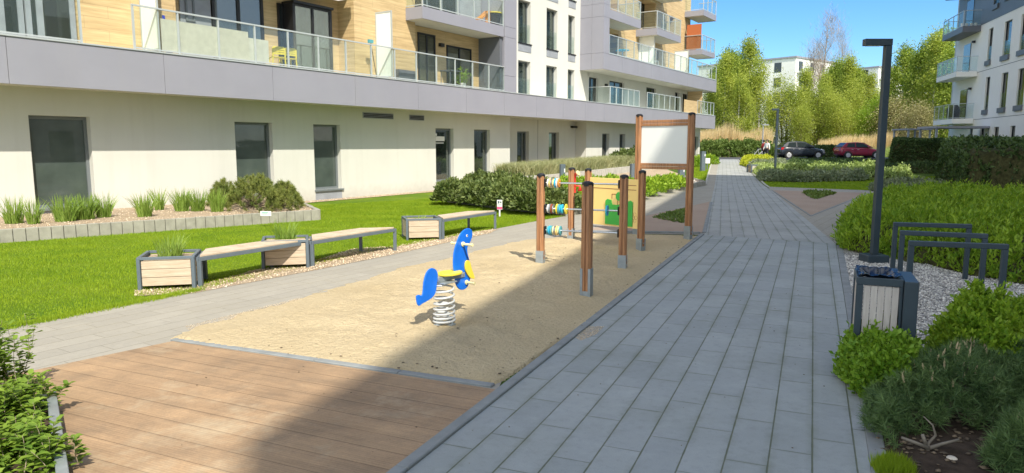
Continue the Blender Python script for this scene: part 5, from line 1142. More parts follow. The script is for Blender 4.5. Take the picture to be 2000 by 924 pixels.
for (px, py, n, h, sp_, lab, sd) in ((-62, 800, 60, 0.66, 0.5, 'tall leafy shrub at the left edge above the planter edging', 31), (-5, 850, 45, 0.32, 0.45, 'leafy shrub in the middle of the corner planter', 32), (15, 828, 24, 0.22, 0.24, 'low leafy shrub leaning over the metal planter edging', 33), (30, 930, 40, 0.26, 0.4, 'leafy shrub in the very bottom left corner', 34)):
    q = G(px, py); leafshrub(q.x, q.y, n, h, sp_, lab, sd, 'leafy shrubs in the corner planter')
# ============================================================ OBJECTS
def text(body, size, loc, rot, mat, name, parent, ext_=0.001):
    cu = bpy.data.curves.new(name, 'FONT'); cu.body = body; cu.size = size; cu.extrude = ext_; cu.align_x = 'CENTER'; cu.align_y = 'CENTER'
    tmp = bpy.data.objects.new(name+'_tmp', cu); COL.objects.link(tmp); dg = bpy.context.evaluated_depsgraph_get(); me = bpy.data.meshes.new_from_object(tmp.evaluated_get(dg))
    bpy.data.objects.remove(tmp); me.materials.clear(); me.materials.append(mat); o = bpy.data.objects.new(name, me); COL.objects.link(o); o.location = loc; o.rotation_euler = rot; o.parent = parent; return o

# ---- benches and planters
bdir = Vector((0.514, 0.858)); pdir = Vector((0.972, 0.235)); lnn = Vector((-bdir.y, bdir.x))
BH, BL, PW = 0.44, 2.02, 0.66
qv = lnn*0.47+bdir*0.43                      # slanted side of a planter
def bench(F1, label):
    r = empty('park_bench', (F1.x, F1.y, zg(F1.y))); tag(r, label, 'bench', 'slatted benches beside the lawn')
    L = BL; R2 = bdir*L-pdir*0.62; R1 = qv; f1 = Vector((0, 0)); f2 = bdir*L
    k = 4; m = MB()
    for i in range(k):                       # seat boards following the trapezoid
        a0, a1 = (i+0.03)/k, (i+0.97)/k
        poly = [f1.lerp(R1, a0)+bdir*0.03, f2.lerp(R2, a0)-bdir*0.03, f2.lerp(R2, a1)-bdir*0.03, f1.lerp(R1, a1)+bdir*0.03]
        m.prism([tuple(p) for p in poly], BH-0.028, BH)
    m.build('seat', M['slat'], r, bevel=0.003)
    m = MB(); z = BH-0.055
    for a, c in ((f1, f2), (f2, R2), (R2, R1), (R1, f1)): m.bar((a.x, a.y, z), (c.x, c.y, z), 0.05, 0.05)
    m.bar((f1.lerp(f2, .5).x, f1.lerp(f2, .5).y, z), (R1.lerp(R2, .5).x, R1.lerp(R2, .5).y, z), 0.04, 0.04)
    m.build('frame', M['benchmetal'], r, bevel=0.003)
    for p in (f1+bdir*0.02, f2-bdir*0.02, R2, R1):
        m = MB(); m.bar((p.x, p.y, -0.03), (p.x, p.y, BH-0.08), 0.055, 0.055); m.build('leg', M['benchmetal'], r, bevel=0.003)
    return r
def planter(A0, label, grass=True):
    r = empty('wooden_planter', (A0.x, A0.y, zg(A0.y))); tag(r, label, 'planter', 'slatted planters between the benches')
    a0 = Vector((0, 0)); a1 = pdir*PW; b1 = a1+qv; b0 = qv.copy(); cs = [a0, a1, b1, b0]; m = MB()
    for p in cs: m.bar((p.x, p.y, -0.03), (p.x, p.y, BH-0.0), 0.045, 0.045)
    for i in range(4):
        a, c = cs[i], cs[(i+1) % 4]; m.bar((a.x, a.y, BH-0.012), (c.x, c.y, BH-0.012), 0.043, 0.036)
    m.build('frame', M['benchmetal'], r, bevel=0.003)
    for i in range(4):
        a, c = cs[i], cs[(i+1) % 4]; d = (c-a).normalized(); m = MB()
        for k in range(3): z = 0.065+0.1115*k; m.bar((a.x+d.x*0.03, a.y+d.y*0.03, z+0.053), (c.x-d.x*0.03, c.y-d.y*0.03, z+0.053), 0.024, 0.106)
        m.build('side_panel', M['slat'], r, bevel=0.003)
    m = MB(); m.prism([tuple(p) for p in (a0+(b1-a0)*0.06, a1+(b0-a1)*0.06, b1+(a0-b1)*0.06, b0+(a1-b0)*0.06)], 0.07, BH-0.05); m.build('soil', M['drygravel'], r)
    return r
A1 = G(380, 564); A0 = A1-pdir*PW
B1 = G(602, 523.5); B0 = B1-pdir*PW
C1 = G(860, 469); C0_ = C1-pdir*PW
planter(A0, 'slatted planter with grass at the near left end of the bench row'); planter(B0, 'slatted planter with grass wedged between the two joined benches'); planter(C0_, 'empty-looking slatted planter at the start of the separate far bench')
bench(A1+bdir*0.075, 'nearest slatted bench between the two grassy planters'); bench(B1+bdir*0.075, 'second slatted bench, right of the middle planter'); bench(C1+bdir*0.075, 'farthest slatted bench, left of the small lawn sign')
for base, n, h, lab in ((A0, 210, 0.34, 'tuft of grass in the near left planter'), (B0, 210, 0.34, 'tuft of grass in the middle planter'), (C0_, 40, 0.12, 'sparse grass in the far planter')):
    q = base+pdir*PW*0.5+qv*0.5; tuft(0, 0, BH-0.06, 0.20, n, h, lab, q=q, wd=0.009, group='grass tufts in the planters', lean=0.9, curve=0.5)

# ---- spring rider
RB = G(868, 638); ax = Vector((0.60, 0.80)); nrm = Vector((0.80, -0.60))
def RV(cx, cy, off=0.0):                      # crop coordinates to (t, z) on the plate's plane
    px, py = 760+cx/3.85, 420+cy/3.85; r = ray(px, py); o = Vector((0, 0, CH)); P0 = Vector((RB.x+nrm.x*off, RB.y+nrm.y*off, 0)); n3 = Vector((nrm.x, nrm.y, 0))
    k = (P0-o).dot(n3)/Vector(r).dot(n3); p = o+Vector(r)*k; return ((p.x-RB.x)*ax.x+(p.y-RB.y)*ax.y, p.z)
rider = empty('spring_rider', (RB.x, RB.y, 0), math.atan2(ax.y, ax.x)); tag(rider, 'blue and yellow seal-shaped spring rider on a white coil in the sand', 'spring rider')
def plate(name, tz, n0, n1, mat, bevel=0.006, parent=None):
    n = len(tz); a = sum(tz[i][0]*tz[(i+1) % n][1]-tz[(i+1) % n][0]*tz[i][1] for i in range(n))
    if a < 0: tz = tz[::-1]
    bm = bmesh.new(); lo = [bm.verts.new((t_, n0, z)) for t_, z in tz]; hi = [bm.verts.new((t_, n1, z)) for t_, z in tz]
    bm.faces.new(lo if n0 < n1 else lo[::-1]); bm.faces.new(hi[::-1] if n0 < n1 else hi)
    for i in range(n): bm.faces.new((lo[i], hi[i], hi[(i+1) % n], lo[(i+1) % n]))
    bmesh.ops.recalc_face_normals(bm, faces=bm.faces[:]); me = bpy.data.meshes.new(name); bm.to_mesh(me); bm.free(); me.materials.append(mat); o = bpy.data.objects.new(name, me); COL.objects.link(o); o.parent = parent or rider
    if bevel: b_ = o.modifiers.new('bevel', 'BEVEL'); b_.width = bevel; b_.segments = 2; b_.limit_method = 'ANGLE'; b_.angle_limit = R(45)
    return o
def smooth_poly(pts, k=5):
    out = []; n = len(pts)
    for i in range(n):
        p0, p1, p2, p3 = [Vector(pts[(i+j-1) % n]) for j in range(4)]
        for j in range(k): t_ = j/k; out.append(tuple(0.5*((2*p1)+(p2-p0)*t_+(2*p0-5*p1+4*p2-p3)*t_*t_+(3*p1-p0-3*p2+p3)*t_**3)))
    return out
front = [RV(*p) for p in ((598, 100), (620, 118), (622, 160), (606, 205), (586, 245), (588, 290), (598, 330), (608, 400), (612, 450), (604, 490), (590, 532), (568, 556), (540, 563), (514, 545), (497, 505), (492, 450), (483, 400), (482, 330), (490, 262), (508, 205), (530, 150), (562, 112))]
tail = [RV(*p) for p in ((322, 399), (348, 410), (363, 440), (361, 480), (356, 520), (350, 570), (330, 612), (292, 642), (246, 668), (222, 683), (209, 662), (204, 612), (224, 600), (242, 607), (251, 590), (255, 555), (260, 500), (277, 440), (298, 410))]
plate('head_plate', smooth_poly(front), -0.0095, 0.0095, M['blue']); plate('tail_plate', smooth_poly(tail), -0.0095, 0.0095, M['blue'])
wing = [RV(*p, 0.022) for p in ((590, 340), (606, 352), (618, 400), (636, 452), (640, 478), (616, 476), (596, 458), (575, 420), (570, 380), (576, 350))]
plate('flipper', smooth_poly(wing, 3), -0.030, -0.012, M['yellow'], 0.004)
eye = RV(580, 155)
m = MB(); ep = Vector((eye[0], -0.0095, eye[1]))
m.tube([ep, ep+Vector((0, -0.003, 0))], 0.014, 14); m.build('eye', M['white'], rider)
m = MB(); m.tube([ep+Vector((0.004, -0.003, 0.0)), ep+Vector((0.004, -0.005, 0))], 0.0065, 12); m.build('pupil', M['black'], rider)
hz = RV(548, 218); ft = RV(575, 505); s1z = RV(545, 442); s0z = RV(365, 490)
for nm_, c, ln_h in (('handle', hz, 0.15), ('footrest', ft, 0.13)):
    for sg in (-1, 1):
        m = MB(); m.tube([(c[0], sg*0.01, c[1]), (c[0], sg*0.022, c[1]), (c[0], sg*0.024, c[1]), (c[0], sg*(ln_h-0.015), c[1]), (c[0], sg*(ln_h-0.012), c[1]), (c[0], sg*ln_h, c[1])], [0.026, 0.026, 0.014, 0.013, 0.018, 0.017], 14)
        m.build(nm_, M['cream'], rider, smooth=False)
for c in (s1z, s0z):
    m = MB(); m.tube([(c[0], -0.03, c[1]), (c[0], 0.03, c[1])], 0.011, 10); m.build('bolt', M['galv'], rider)
sz = RV(440, 440)[1]+0.0
seatp = []
for i in range(28):
    a = 2*math.pi*i/28; seatp.append((0.155*math.cos(a)*(1 if math.cos(a) > 0 else 1.0), 0.115*math.sin(a)))
sm_ = MB(); sm_.prism(seatp, sz-0.012, sz+0.012); so2 = sm_.build('seat', M['yellow'], rider, bevel=0.006, seg=2); so2.location = (s0z[0]*0.5+s1z[0]*0.5, 0, 0)
m = MB(); m.bar((s0z[0]-0.01, 0, sz-0.045), (s1z[0]+0.03, 0, sz-0.045), 0.05, 0.05); m.box(-0.10, 0.10, -0.10, 0.10, sz-0.085, sz-0.072); m.build('seat_bracket', M['galv'], rider, bevel=0.003)
pts = []; nT = 7.6; n = 260
for i in range(n+1):
    t_ = i/n; z = 0.055+(sz-0.10-0.055)*(t_**1.35*0.94+0.06*t_); rr = 0.112*(1-0.10*t_) ; a = t_*nT*2*math.pi; pts.append((rr*math.cos(a), rr*math.sin(a), z))
m = MB(); m.tube(pts, 0.0115, 9); m.build('coil_spring', M['coil'], rider, smooth=True)
m = MB(); m.box(-0.13, 0.13, -0.035, 0.035, 0.028, 0.048); m.box(-0.035, 0.035, -0.13, 0.13, 0.0281, 0.0479); m.tube([(0, 0, -0.1), (0, 0, 0.03)], 0.05, 14)
for a in range(4): m.tube([(0.11*math.cos(a*1.571), 0.11*math.sin(a*1.571), 0.0), (0.11*math.cos(a*1.571), 0.11*math.sin(a*1.571), 0.066)], 0.014, 8)
m.build('base', M['galv'], rider, bevel=0.003)

# ---- wooden posts
ang_b = math.atan2(D1[1], D1[0])
def post_parts(root, x, y, h, wd=0.115, foot=0.0, ang=ang_b, footh=0.26):
    """grooved octagonal timber post on a galvanised shoe, black cap"""
    mat = Matrix.Translation((x, y, 0)) @ Matrix.Rotation(ang, 4, 'Z'); m = MB(); k = wd/2; c = k*0.38; g = 0.010
    prof = [(k, -k+c), (k, -g), (k-0.014, -g*0.6), (k-0.014, g*0.6), (k, g), (k, k-c), (k-c, k), (g, k), (g*0.6, k-0.014), (-g*0.6, k-0.014), (-g, k), (-k+c, k), (-k, k-c), (-k, g), (-k+0.014, g*0.6), (-k+0.014, -g*0.6), (-k, -g), (-k, -k+c), (-k+c, -k), (-g, -k), (-g*0.6, -k+0.014), (g*0.6, -k+0.014), (g, -k), (k-c, -k)]
    m.prism(prof, foot+0.12, h-0.04); o = m.build('post', M['post'], root); o.matrix_local = mat
    m = MB(); m.tube([(0, 0, h-0.055), (0, 0, h-0.02), (0, 0, h-0.004), (0, 0, h+0.006)], [k*1.13, k*1.16, k*0.9, k*0.35], 16); o2 = m.build('cap', M['black'], root, smooth=False); o2.matrix_local = mat
    m = MB(); kk = k+0.003
    m.box(-kk, kk, kk-0.03, kk, -0.1, footh, None); m.box(-kk, kk, -kk, -kk+0.03, -0.1, footh); m.box(-kk+0.006, kk-0.006, -kk+0.03, kk-0.03, -0.1, 0.119)
    m.tube([(kk, 0, 0.18), (kk+0.008, 0, 0.18)], 0.012, 8); o3 = m.build('metal_shoe', M['galv'], root); o3.matrix_local = mat; return o
PH = 1.465
pP1, pP2, pP3, pP4, pP5, pP6 = G(1055.5, 521), G(1145, 586), G(1215.5, 531), G(1251, 494), G(1115, 471), G(1147, 478)
# abacus between two posts
ab = empty('counting_frame', (pP1.x, pP1.y, 0)); tag(ab, 'play counting frame with three steel rods of coloured discs between two wooden posts', 'play equipment')
v13 = pP3-pP1; L13 = v13.length; a13 = math.atan2(v13.y, v13.x)
post_parts(ab, 0, 0, PH, ang=a13); post_parts(ab, v13.x, v13.y, PH, ang=a13)
u13 = v13/L13
def rz_(py, px=1070): return ZT(px, py, pP1.y)
for zi, (py, cols, extra) in enumerate(((357, ['white', 'play', 'steel', 'play', 'sky_blue', 'white', 'orange'], None), (407, ['white', 'galv', 'dred', 'steel', 'yellow', 'teal', 'sky_blue', 'sky_blue', 'yellow'], 0.80), (449, ['teal', 'sky_blue', 'teal', 'cream', 'steel', 'play', 'cream', 'teal'], None))):
    z = rz_(py); m = MB(); m.tube([(u13.x*0.06, u13.y*0.06, z), (u13.x*(L13-0.06), u13.y*(L13-0.06), z)], 0.014, 12); rod = m.build('rod', M['steel'], ab)
    m = MB()
    for e in (0.06, L13-0.085):
        p = u13*e; q = u13*(e+0.028); m.bar((p.x, p.y, z), (q.x, q.y, z), 0.085, 0.13)
    m.build('bracket', M['black'], rod, bevel=0.01)
    t_ = 0.115
    for i, c in enumerate(cols):
        big = 0.075 if i % 3 else 0.066
        if c == cols[-1] and zi == 1: t_ += 0.03; big = 0.08
        p, q = u13*t_, u13*(t_+0.021); m = MB(); m.tube([(p.x, p.y, z), ((p.x*0.85+q.x*0.15), (p.y*0.85+q.y*0.15), z), ((p.x*0.15+q.x*0.85), (p.y*0.15+q.y*0.85), z), (q.x, q.y, z)], [big*0.9, big, big, big*0.9], 22)
        m.build('disc', M[c], rod); t_ += 0.0285
    if extra:
        p, q = u13*(L13*0.80), u13*(L13*0.80+0.022); m = MB(); m.tube([(p.x, p.y, z), (q.x, q.y, z)], 0.08, 22); m.build('disc', M['sky_blue'], rod)
r = empty('play_post', (pP2.x, pP2.y, 0)); tag(r, 'single dark wooden play post nearest the camera, in front of the counting rods', 'post'); post_parts(r, 0, 0, PH, wd=0.125, footh=0.40)
r = empty('talking_post', (pP5.x, pP5.y, 0)); tag(r, 'orange lit wooden post carrying a red speaking tube, behind the counting frame', 'play equipment'); post_parts(r, 0, 0, PH)
zt = ZT(1122, 347, pP5.y); m = MB(); m.tube([(0.065, -0.02, zt-0.30), (0.065, -0.02, zt), (0.075, -0.03, zt+0.06), (0.12, -0.06, zt+0.09)], [0.024, 0.024, 0.028, 0.055], 12, cap=False); m.build('speaking_tube', M['red'], r, smooth=True)
m = MB(); m.tube([(0.12, -0.06, zt+0.09), (0.135, -0.072, zt+0.095)], [0.056, 0.045], 14); m.build('tube_mouth', M['cream'], r)
m = MB(); zt2 = ZT(1133, 365, pP5.y); m.tube([(0.055, -0.03, zt2+0.02), (0.16, -0.04, zt2+0.02), (0.165, -0.04, zt2-0.08)], [0.015, 0.02, 0.05], 10); m.build('bell', M['red'], r, smooth=True)
# play panel between two posts
pp = empty('activity_board', (pP6.x, pP6.y, 0)); tag(pp, 'yellow play panel with a green sliding board between two wooden posts', 'play equipment')
v64 = pP4-pP6; a64 = math.atan2(v64.y, v64.x); post_parts(pp, 0, 0, PH, ang=a64); post_parts(pp, v64.x, v64.y, PH, ang=a64)
L64 = v64.length; sub = empty('panel_frame', (0, 0, 0), a64)
pz0, pz1 = 0.42, 1.30
def addp(name, boxes, mat, parent=pp, bevel=0.0):
    m = MB()
    for b_ in boxes: m.box(*b_)
    o = m.build(name, M[mat], parent, bevel); return o
bpy.data.objects.remove(sub)
mp_ = Matrix.Rotation(a64, 4, 'Z')
def onp(o): o.matrix_local = mp_; return o
panel = onp(addp('panel', [(0.06, L64-0.06, -0.012, 0.012, pz0, pz1)], 'play', bevel=0.003))
gx0, gx1 = 0.36*L64+0.0, 0.86*L64
pl_ = []
g_ = plate('green_board', [(gx0, pz0+0.03), (gx1, pz0+0.03), (gx1, pz0+0.47), (gx1-0.05, pz0+0.50), (gx0+0.30, pz0+0.40), (gx0+0.17, pz0+0.40), (gx0+0.15, pz0+0.48), (gx0+0.05, pz0+0.50), (gx0, pz0+0.46)], -0.03, -0.014, M['green'], 0.004, panel)
k_ = []
oct_ = [(gx0+0.36+0.085*math.cos(R(22.5+45*i)), pz0+0.56+0.085*math.sin(R(22.5+45*i))) for i in range(8)]
plate('green_knob', oct_, -0.05, -0.014, M['green'], 0.004, panel)
m = MB(); xk = gx0+0.36
for (x0, x1, z0_, z1_) in ((0.12, L64-0.12, pz1-0.115, pz1-0.105), (0.12, L64-0.12, pz1-0.195, pz1-0.185), (xk-0.006, xk+0.006, pz0+0.64, pz1-0.02), (xk-0.21, xk-0.08, pz0+0.585, pz0+0.597), (xk-0.21, xk-0.198, pz0+0.51, pz0+0.597), (xk+0.08, xk+0.19, pz0+0.585, pz0+0.597), (xk-0.07, xk-0.058, pz0+0.40, pz0+0.49), (xk+0.055, xk+0.067, pz0+0.40, pz0+0.49)):
    m.box(x0, x1, -0.0155, -0.0125, z0_, z1_)
m.build('engraved_tracks', M['dred'], panel)
m = MB()
def circ(cx_, cz_, r_, w=0.004, n=22):
    for i in range(n):
        a, c = 2*math.pi*i/n, 2*math.pi*(i+1)/n; m.bar((cx_+r_*math.cos(a), -0.0135, cz_+r_*math.sin(a)), (cx_+r_*math.cos(c), -0.0135, cz_+r_*math.sin(c)), w, w)
fx, fz = L64-0.17, pz0+0.20; circ(fx, fz, 0.03); circ(fx-0.008, fz+0.008, 0.004, 0.003, 8); circ(fx+0.01, fz+0.008, 0.004, 0.003, 8)
for i in range(6): circ(fx+0.055*math.cos(i*1.047), fz+0.065*math.sin(i*1.047), 0.032, 0.003, 12)
m.build('engraved_flower', M['tan_line'], panel)
# tall board
pT1, pT2 = G(1243.5, 461), G(1343.5, 470); tb = empty('drawing_board', (pT1.x, pT1.y, 0)); tag(tb, 'tall blank white drawing board in a timber frame on two posts', 'board')
vT = pT2-pT1; aT = math.atan2(vT.y, vT.x); LT = vT.length; HT = 2.54
post_parts(tb, 0, 0, HT, wd=0.125, ang=aT, footh=0.3); post_parts(tb, vT.x, vT.y, HT, wd=0.125, ang=aT, footh=0.3)
mT = Matrix.Rotation(aT, 4, 'Z'); ztp = ZT(1300, 236, pT1.y+0.2); zb_ = ZT(1300, 329, pT1.y+0.2)
for z0_, z1_ in ((ztp-0.12, ztp), (zb_, zb_+0.12)):
    o = addp('rail', [(0.06, LT-0.06, -0.028, 0.028, z0_, (z0_+z1_)/2-0.003), (0.06, LT-0.06, -0.028, 0.028, (z0_+z1_)/2+0.003, z1_)], 'post', tb, 0.004); o.matrix_local = mT
o = addp('board', [(0.064, LT-0.064, -0.008, 0.008, zb_+0.122, ztp-0.122)], 'sign', tb); o.matrix_local = mT

# ---- lamps
def lamp(px, py, h, arm, label, w_=0.10, plinth=True, rz=0.0):
    q = G(px, py); r = empty('street_lamp', (q.x, q.y, zg(q.y)), rz); tag(r, label, 'street lamp', 'angular street lamps by the path')
    if plinth: addp('plinth', [(-0.17, 0.17, -0.17, 0.17, -0.1, 0.13)], 'anthracite', r, 0.008)
    addp('column', [(-w_/2, w_/2, -w_/2, w_/2, -0.1, h-w_)], 'anthracite', r, 0.005)
    hd = addp('lamp_head', [(-arm, w_/2+0.001, -w_/2-0.005, w_/2+0.005, h-w_+0.001, h+0.005)], 'anthracite', r, 0.005)
    m = MB(); m.box(-arm+0.04, -0.12, -w_*0.35, w_*0.35, h-w_-0.004, h-w_+0.002); m.build('diffuser', M['lightglass'], hd); return r
qn = G(1706, 512); hl = ZT(1731, 77, qn.y); lamp(1706, 512, hl, 0.38, 'tall dark angular lamp post standing behind the litter bin')
qf = G(1513, 345); lamp(1513, 345, ZT(1514, 212, qf.y)-zg(qf.y), 0.32, 'distant dark angular lamp post left of the dark car', 0.11, False)
q = AT(1488, 64.0); r = empty('lamp_pole', (q.x, q.y, zg(q.y))); tag(r, 'thin grey lamp pole just left of the walking person', 'lamp pole')
m = MB(); hp = ZT(1488, 245, 64)-zg(64); m.tube([(0, 0, 0), (0, 0, hp)], [0.07, 0.05], 8); m.build('pole', M['sill'], r); m = MB(); m.box(-0.1, 0.45, -0.1, 0.1, hp, hp+0.1); m.build('lamp_head', M['sill'], r)
def bollard(px, py, h, label, w_=0.16):
    q = G(px, py); r = empty('bollard_lamp', (q.x, q.y, zg(q.y)), R(30)); tag(r, label, 'bollard lamp', 'grey bollard lamps in the planting'); addp('body', [(-w_, w_, -w_/2, w_/2, -0.1, h-0.0)], 'benchmetal', r, 0.004); addp('lens', [(w_*0.35, w_*0.8, -w_/2-0.005, -w_/2+0.001, h-0.3, h-0.16)], 'lightglass', r)
bollard(1098, 386, 1.22, 'grey bollard lamp among the bushes between the abacus and red post', 0.10); bollard(1236, 357, 0.95, 'grey bollard lamp just left of the tall board post'); bollard(1330, 361, 0.92, 'grey bollard lamp seen under the right end of the white board'); bollard(1372, 335, 1.25, 'grey bollard lamp on the small lawn beside the white box sign')
q = G(1381, 332); r = empty('small_sign', (q.x, q.y, zg(q.y))); tag(r, 'small blank white box sign on a short post beside the far path', 'sign'); addp('post', [(-0.03, 0.03, -0.03, 0.03, -0.1, 0.42)], 'benchmetal', r); addp('panel', [(-0.16, 0.16, -0.05, 0.05, 0.421, 0.75)], 'white', r, 0.01)

# ---- litter bin
bw, bdp, bh = 0.40, 0.46, 0.86
def top_at(px, py, z):
    rr = ray(px, py); k = (z-CH)/rr[2]; return Vector((rr[0]*k, rr[1]*k))
bq = top_at(1674, 541, 0.86); b2_ = top_at(1766, 547, 0.86); bw = (b2_-bq).length; r = empty('litter_bin', (bq.x, bq.y, 0), math.atan2((b2_-bq).y, (b2_-bq).x)); tag(r, 'dark grey litter bin with pale vertical slats and a black bag', 'litter bin')
m = MB()
for x, xw in ((0, 0.05), (bw-0.02, 0.02)):
    for y in (0, bdp-0.05): m.box(x, x+xw, y, y+0.05, -0.03, bh-0.06)
m.box(0, bw, 0, 0.05, bh-0.0599, bh); m.box(0, bw, bdp-0.05, bdp, bh-0.0599, bh); m.box(0, 0.05, 0.0501, bdp-0.0501, bh-0.0599, bh); m.box(bw-0.05, bw, 0.0501, bdp-0.0501, bh-0.0599, bh)
m.box(0.05, bw-0.05, 0.006, 0.04, 0.06, 0.11); m.box(0.05, bw-0.05, bdp-0.04, bdp-0.006, 0.06, 0.11)
m.build('frame', M['anthracite'], r, bevel=0.004)
sw_ = (bw-0.078)/5
for i in range(5):
    x = 0.055+i*sw_; m = MB(); m.box(x, x+sw_-0.005, 0.010, 0.032, 0.111, bh-0.065); m.build('slat', M['binslat'], r, bevel=0.002)
for i in range(5):
    y = 0.056+i*0.07; m = MB(); m.box(0.010, 0.032, y, y+0.064, 0.1, bh-0.065); m.build('slat', M['binslat'], r, bevel=0.002)
m = MB(); m.box(bw+0.002, bw+0.10, -0.05, bdp, -0.03, bh-0.005); m.build('side_pillar', M['anthracite'], r, bevel=0.004)
t = NT('bin_bag'); t.b.inputs['Base Color'].default_value = (0.012, 0.018, 0.032, 1); t.b.inputs['Roughness'].default_value = 0.25; t.b.inputs['Specular IOR Level'].default_value = 0.7; M['bag'] = t.m
nx, ny = 60, 50; V = []; rs = np.random.RandomState(5)
GX, GY = np.meshgrid(np.linspace(0.012, bw-0.012, nx), np.linspace(0.012, bdp-0.012, ny), indexing='ij')
ed = np.minimum(np.minimum(GX, bw-GX), np.minimum(GY, bdp-GY)); Zb = bh+0.012-np.clip((ed-0.05)/0.05, 0, 1)*0.05+0.014*(np.abs(vnoise(GX+2, GY*0.5+2, 0.045, 3)-0.5)*2)+0.012*np.abs(vnoise(GX*0.6+1, GY+1, 0.022, 8)-0.5)*2
I = np.arange(nx*ny).reshape(nx, ny); bag = npmesh('bin_bag', np.stack([GX.ravel(), GY.ravel(), Zb.ravel()], 1), np.stack([I[:-1, :-1].ravel(), I[1:, :-1].ravel(), I[1:, 1:].ravel(), I[:-1, 1:].ravel()], 1), M['bag'], r); bag.data.polygons.foreach_set('use_smooth', [True]*len(bag.data.polygons))

# ---- bicycle stands
for (ax_, ay_, bx_, by_, lab) in ((1775, 470, 1970, 477, 'nearest dark square-tube bicycle stand in the gravel'), (1758, 450, 1930, 457, 'middle dark square-tube bicycle stand'), (1745, 434, 1898, 438, 'farthest dark square-tube bicycle stand, next to the evergreen mound')):
    def top_at(px, py, z):
        rr = ray(px, py); k = (z-CH)/rr[2]; return Vector((rr[0]*k, rr[1]*k))
    a, c = top_at(ax_, ay_, 0.80), top_at(bx_, by_, 0.80); v = c-a; L = v.length; r = empty('bicycle_stand', (a.x, a.y, 0), math.atan2(v.y, v.x)); tag(r, lab, 'bicycle stand', 'bicycle stands in the gravel')
    addp('leg', [(0, 0.06, -0.03, 0.03, -0.1, 0.739)], 'anthracite', r, 0.006); addp('leg', [(L-0.06, L, -0.03, 0.03, -0.1, 0.739)], 'anthracite', r, 0.006); addp('crossbar', [(0, L, -0.03, 0.03, 0.74, 0.80)], 'anthracite', r, 0.006)

# ---- far planter beside the path
q = G(1467, 338); r = empty('wooden_planter', (q.x, q.y, zg(q.y)), 0.1); tag(r, 'small slatted planter far away beside the path, in front of the pale shrubs', 'planter')
addp('frame', [(0, 0.07, 0, 0.07, 0, 0.44), (0.65, 0.72, 0, 0.07, 0, 0.44), (0, 0.07, 0.6, 0.67, 0, 0.44), (0.65, 0.72, 0.6, 0.67, 0, 0.44), (0, 0.72, 0, 0.067, 0.441, 0.5), (0, 0.72, 0.6, 0.67, 0.441, 0.5), (0, 0.07, 0.068, 0.599, 0.441, 0.5), (0.65, 0.72, 0.068, 0.599, 0.441, 0.5)], 'benchmetal', r)
addp('side_panel', [(0.071, 0.649, 0.02, 0.05, 0.05, 0.43)], 'binslat', r); addp('soil', [(0.08, 0.64, 0.08, 0.59, 0.05, 0.42)], 'drygravel', r)

# ---- signs
q = G(976, 424); r = empty('lawn_sign', (q.x, q.y, zg(q.y)), R(-8)); tag(r, 'small white and pink sign on a stake in the lawn', 'sign'); addp('stake', [(-0.018, 0.018, -0.006, 0.006, -0.05, 0.25)], 'white', r); addp('board', [(-0.07, 0.07, -0.010, -0.0065, 0.20, 0.46)], 'white', r)
t = NT('pink'); t.b.inputs['Base Color'].default_value = (0.65, 0.10, 0.22, 1); M['pink'] = t.m
addp('pink_band', [(-0.068, 0.068, -0.0125, -0.0105, 0.21, 0.28)], 'pink', r); addp('printed_mark', [(-0.05, -0.005, -0.0125, -0.0105, 0.36, 0.43), (0.01, 0.05, -0.0125, -0.0105, 0.37, 0.42), (-0.05, 0.05, -0.0125, -0.0105, 0.32, 0.335)], 'benchmetal', r)
q = G(520, 424, 0.24); r = empty('plant_sign', (q.x, q.y, 0.27), R(-5)); tag(r, 'small white sign on the kerb in front of the mountain pines', 'sign'); zz_ = 0.0
addp('panel', [(-0.13, 0.13, -0.02, -0.01, 0.0, 0.11)], 'white', r); t = NT('sign_green'); t.b.inputs['Base Color'].default_value = (0.05, 0.35, 0.28, 1); M['sgreen'] = t.m
addp('printed_lines', [(-0.09, 0.06, -0.0225, -0.0205, 0.062, 0.082), (-0.09, 0.03, -0.0225, -0.0205, 0.035, 0.045)], 'sgreen', r)
# poster in the slim ground-floor window
h = gw[3]; r = empty('window_poster', (W0.x, W0.y, 0), math.atan2(UY, UX)); tag(r, 'white lettering sticker inside the slim ground floor window', 'poster')
x0 = h[0]+0.08; m = MB(); m.box(x0+0.12, x0+0.72, -0.055, -0.052, 2.08, 2.28); m.box(x0+0.12, x0+0.66, -0.055, -0.052, 1.98, 2.02); m.box(x0+0.02, x0+0.2, -0.055, -0.052, 2.30, 2.40); m.build('sheet', M['white'], r)

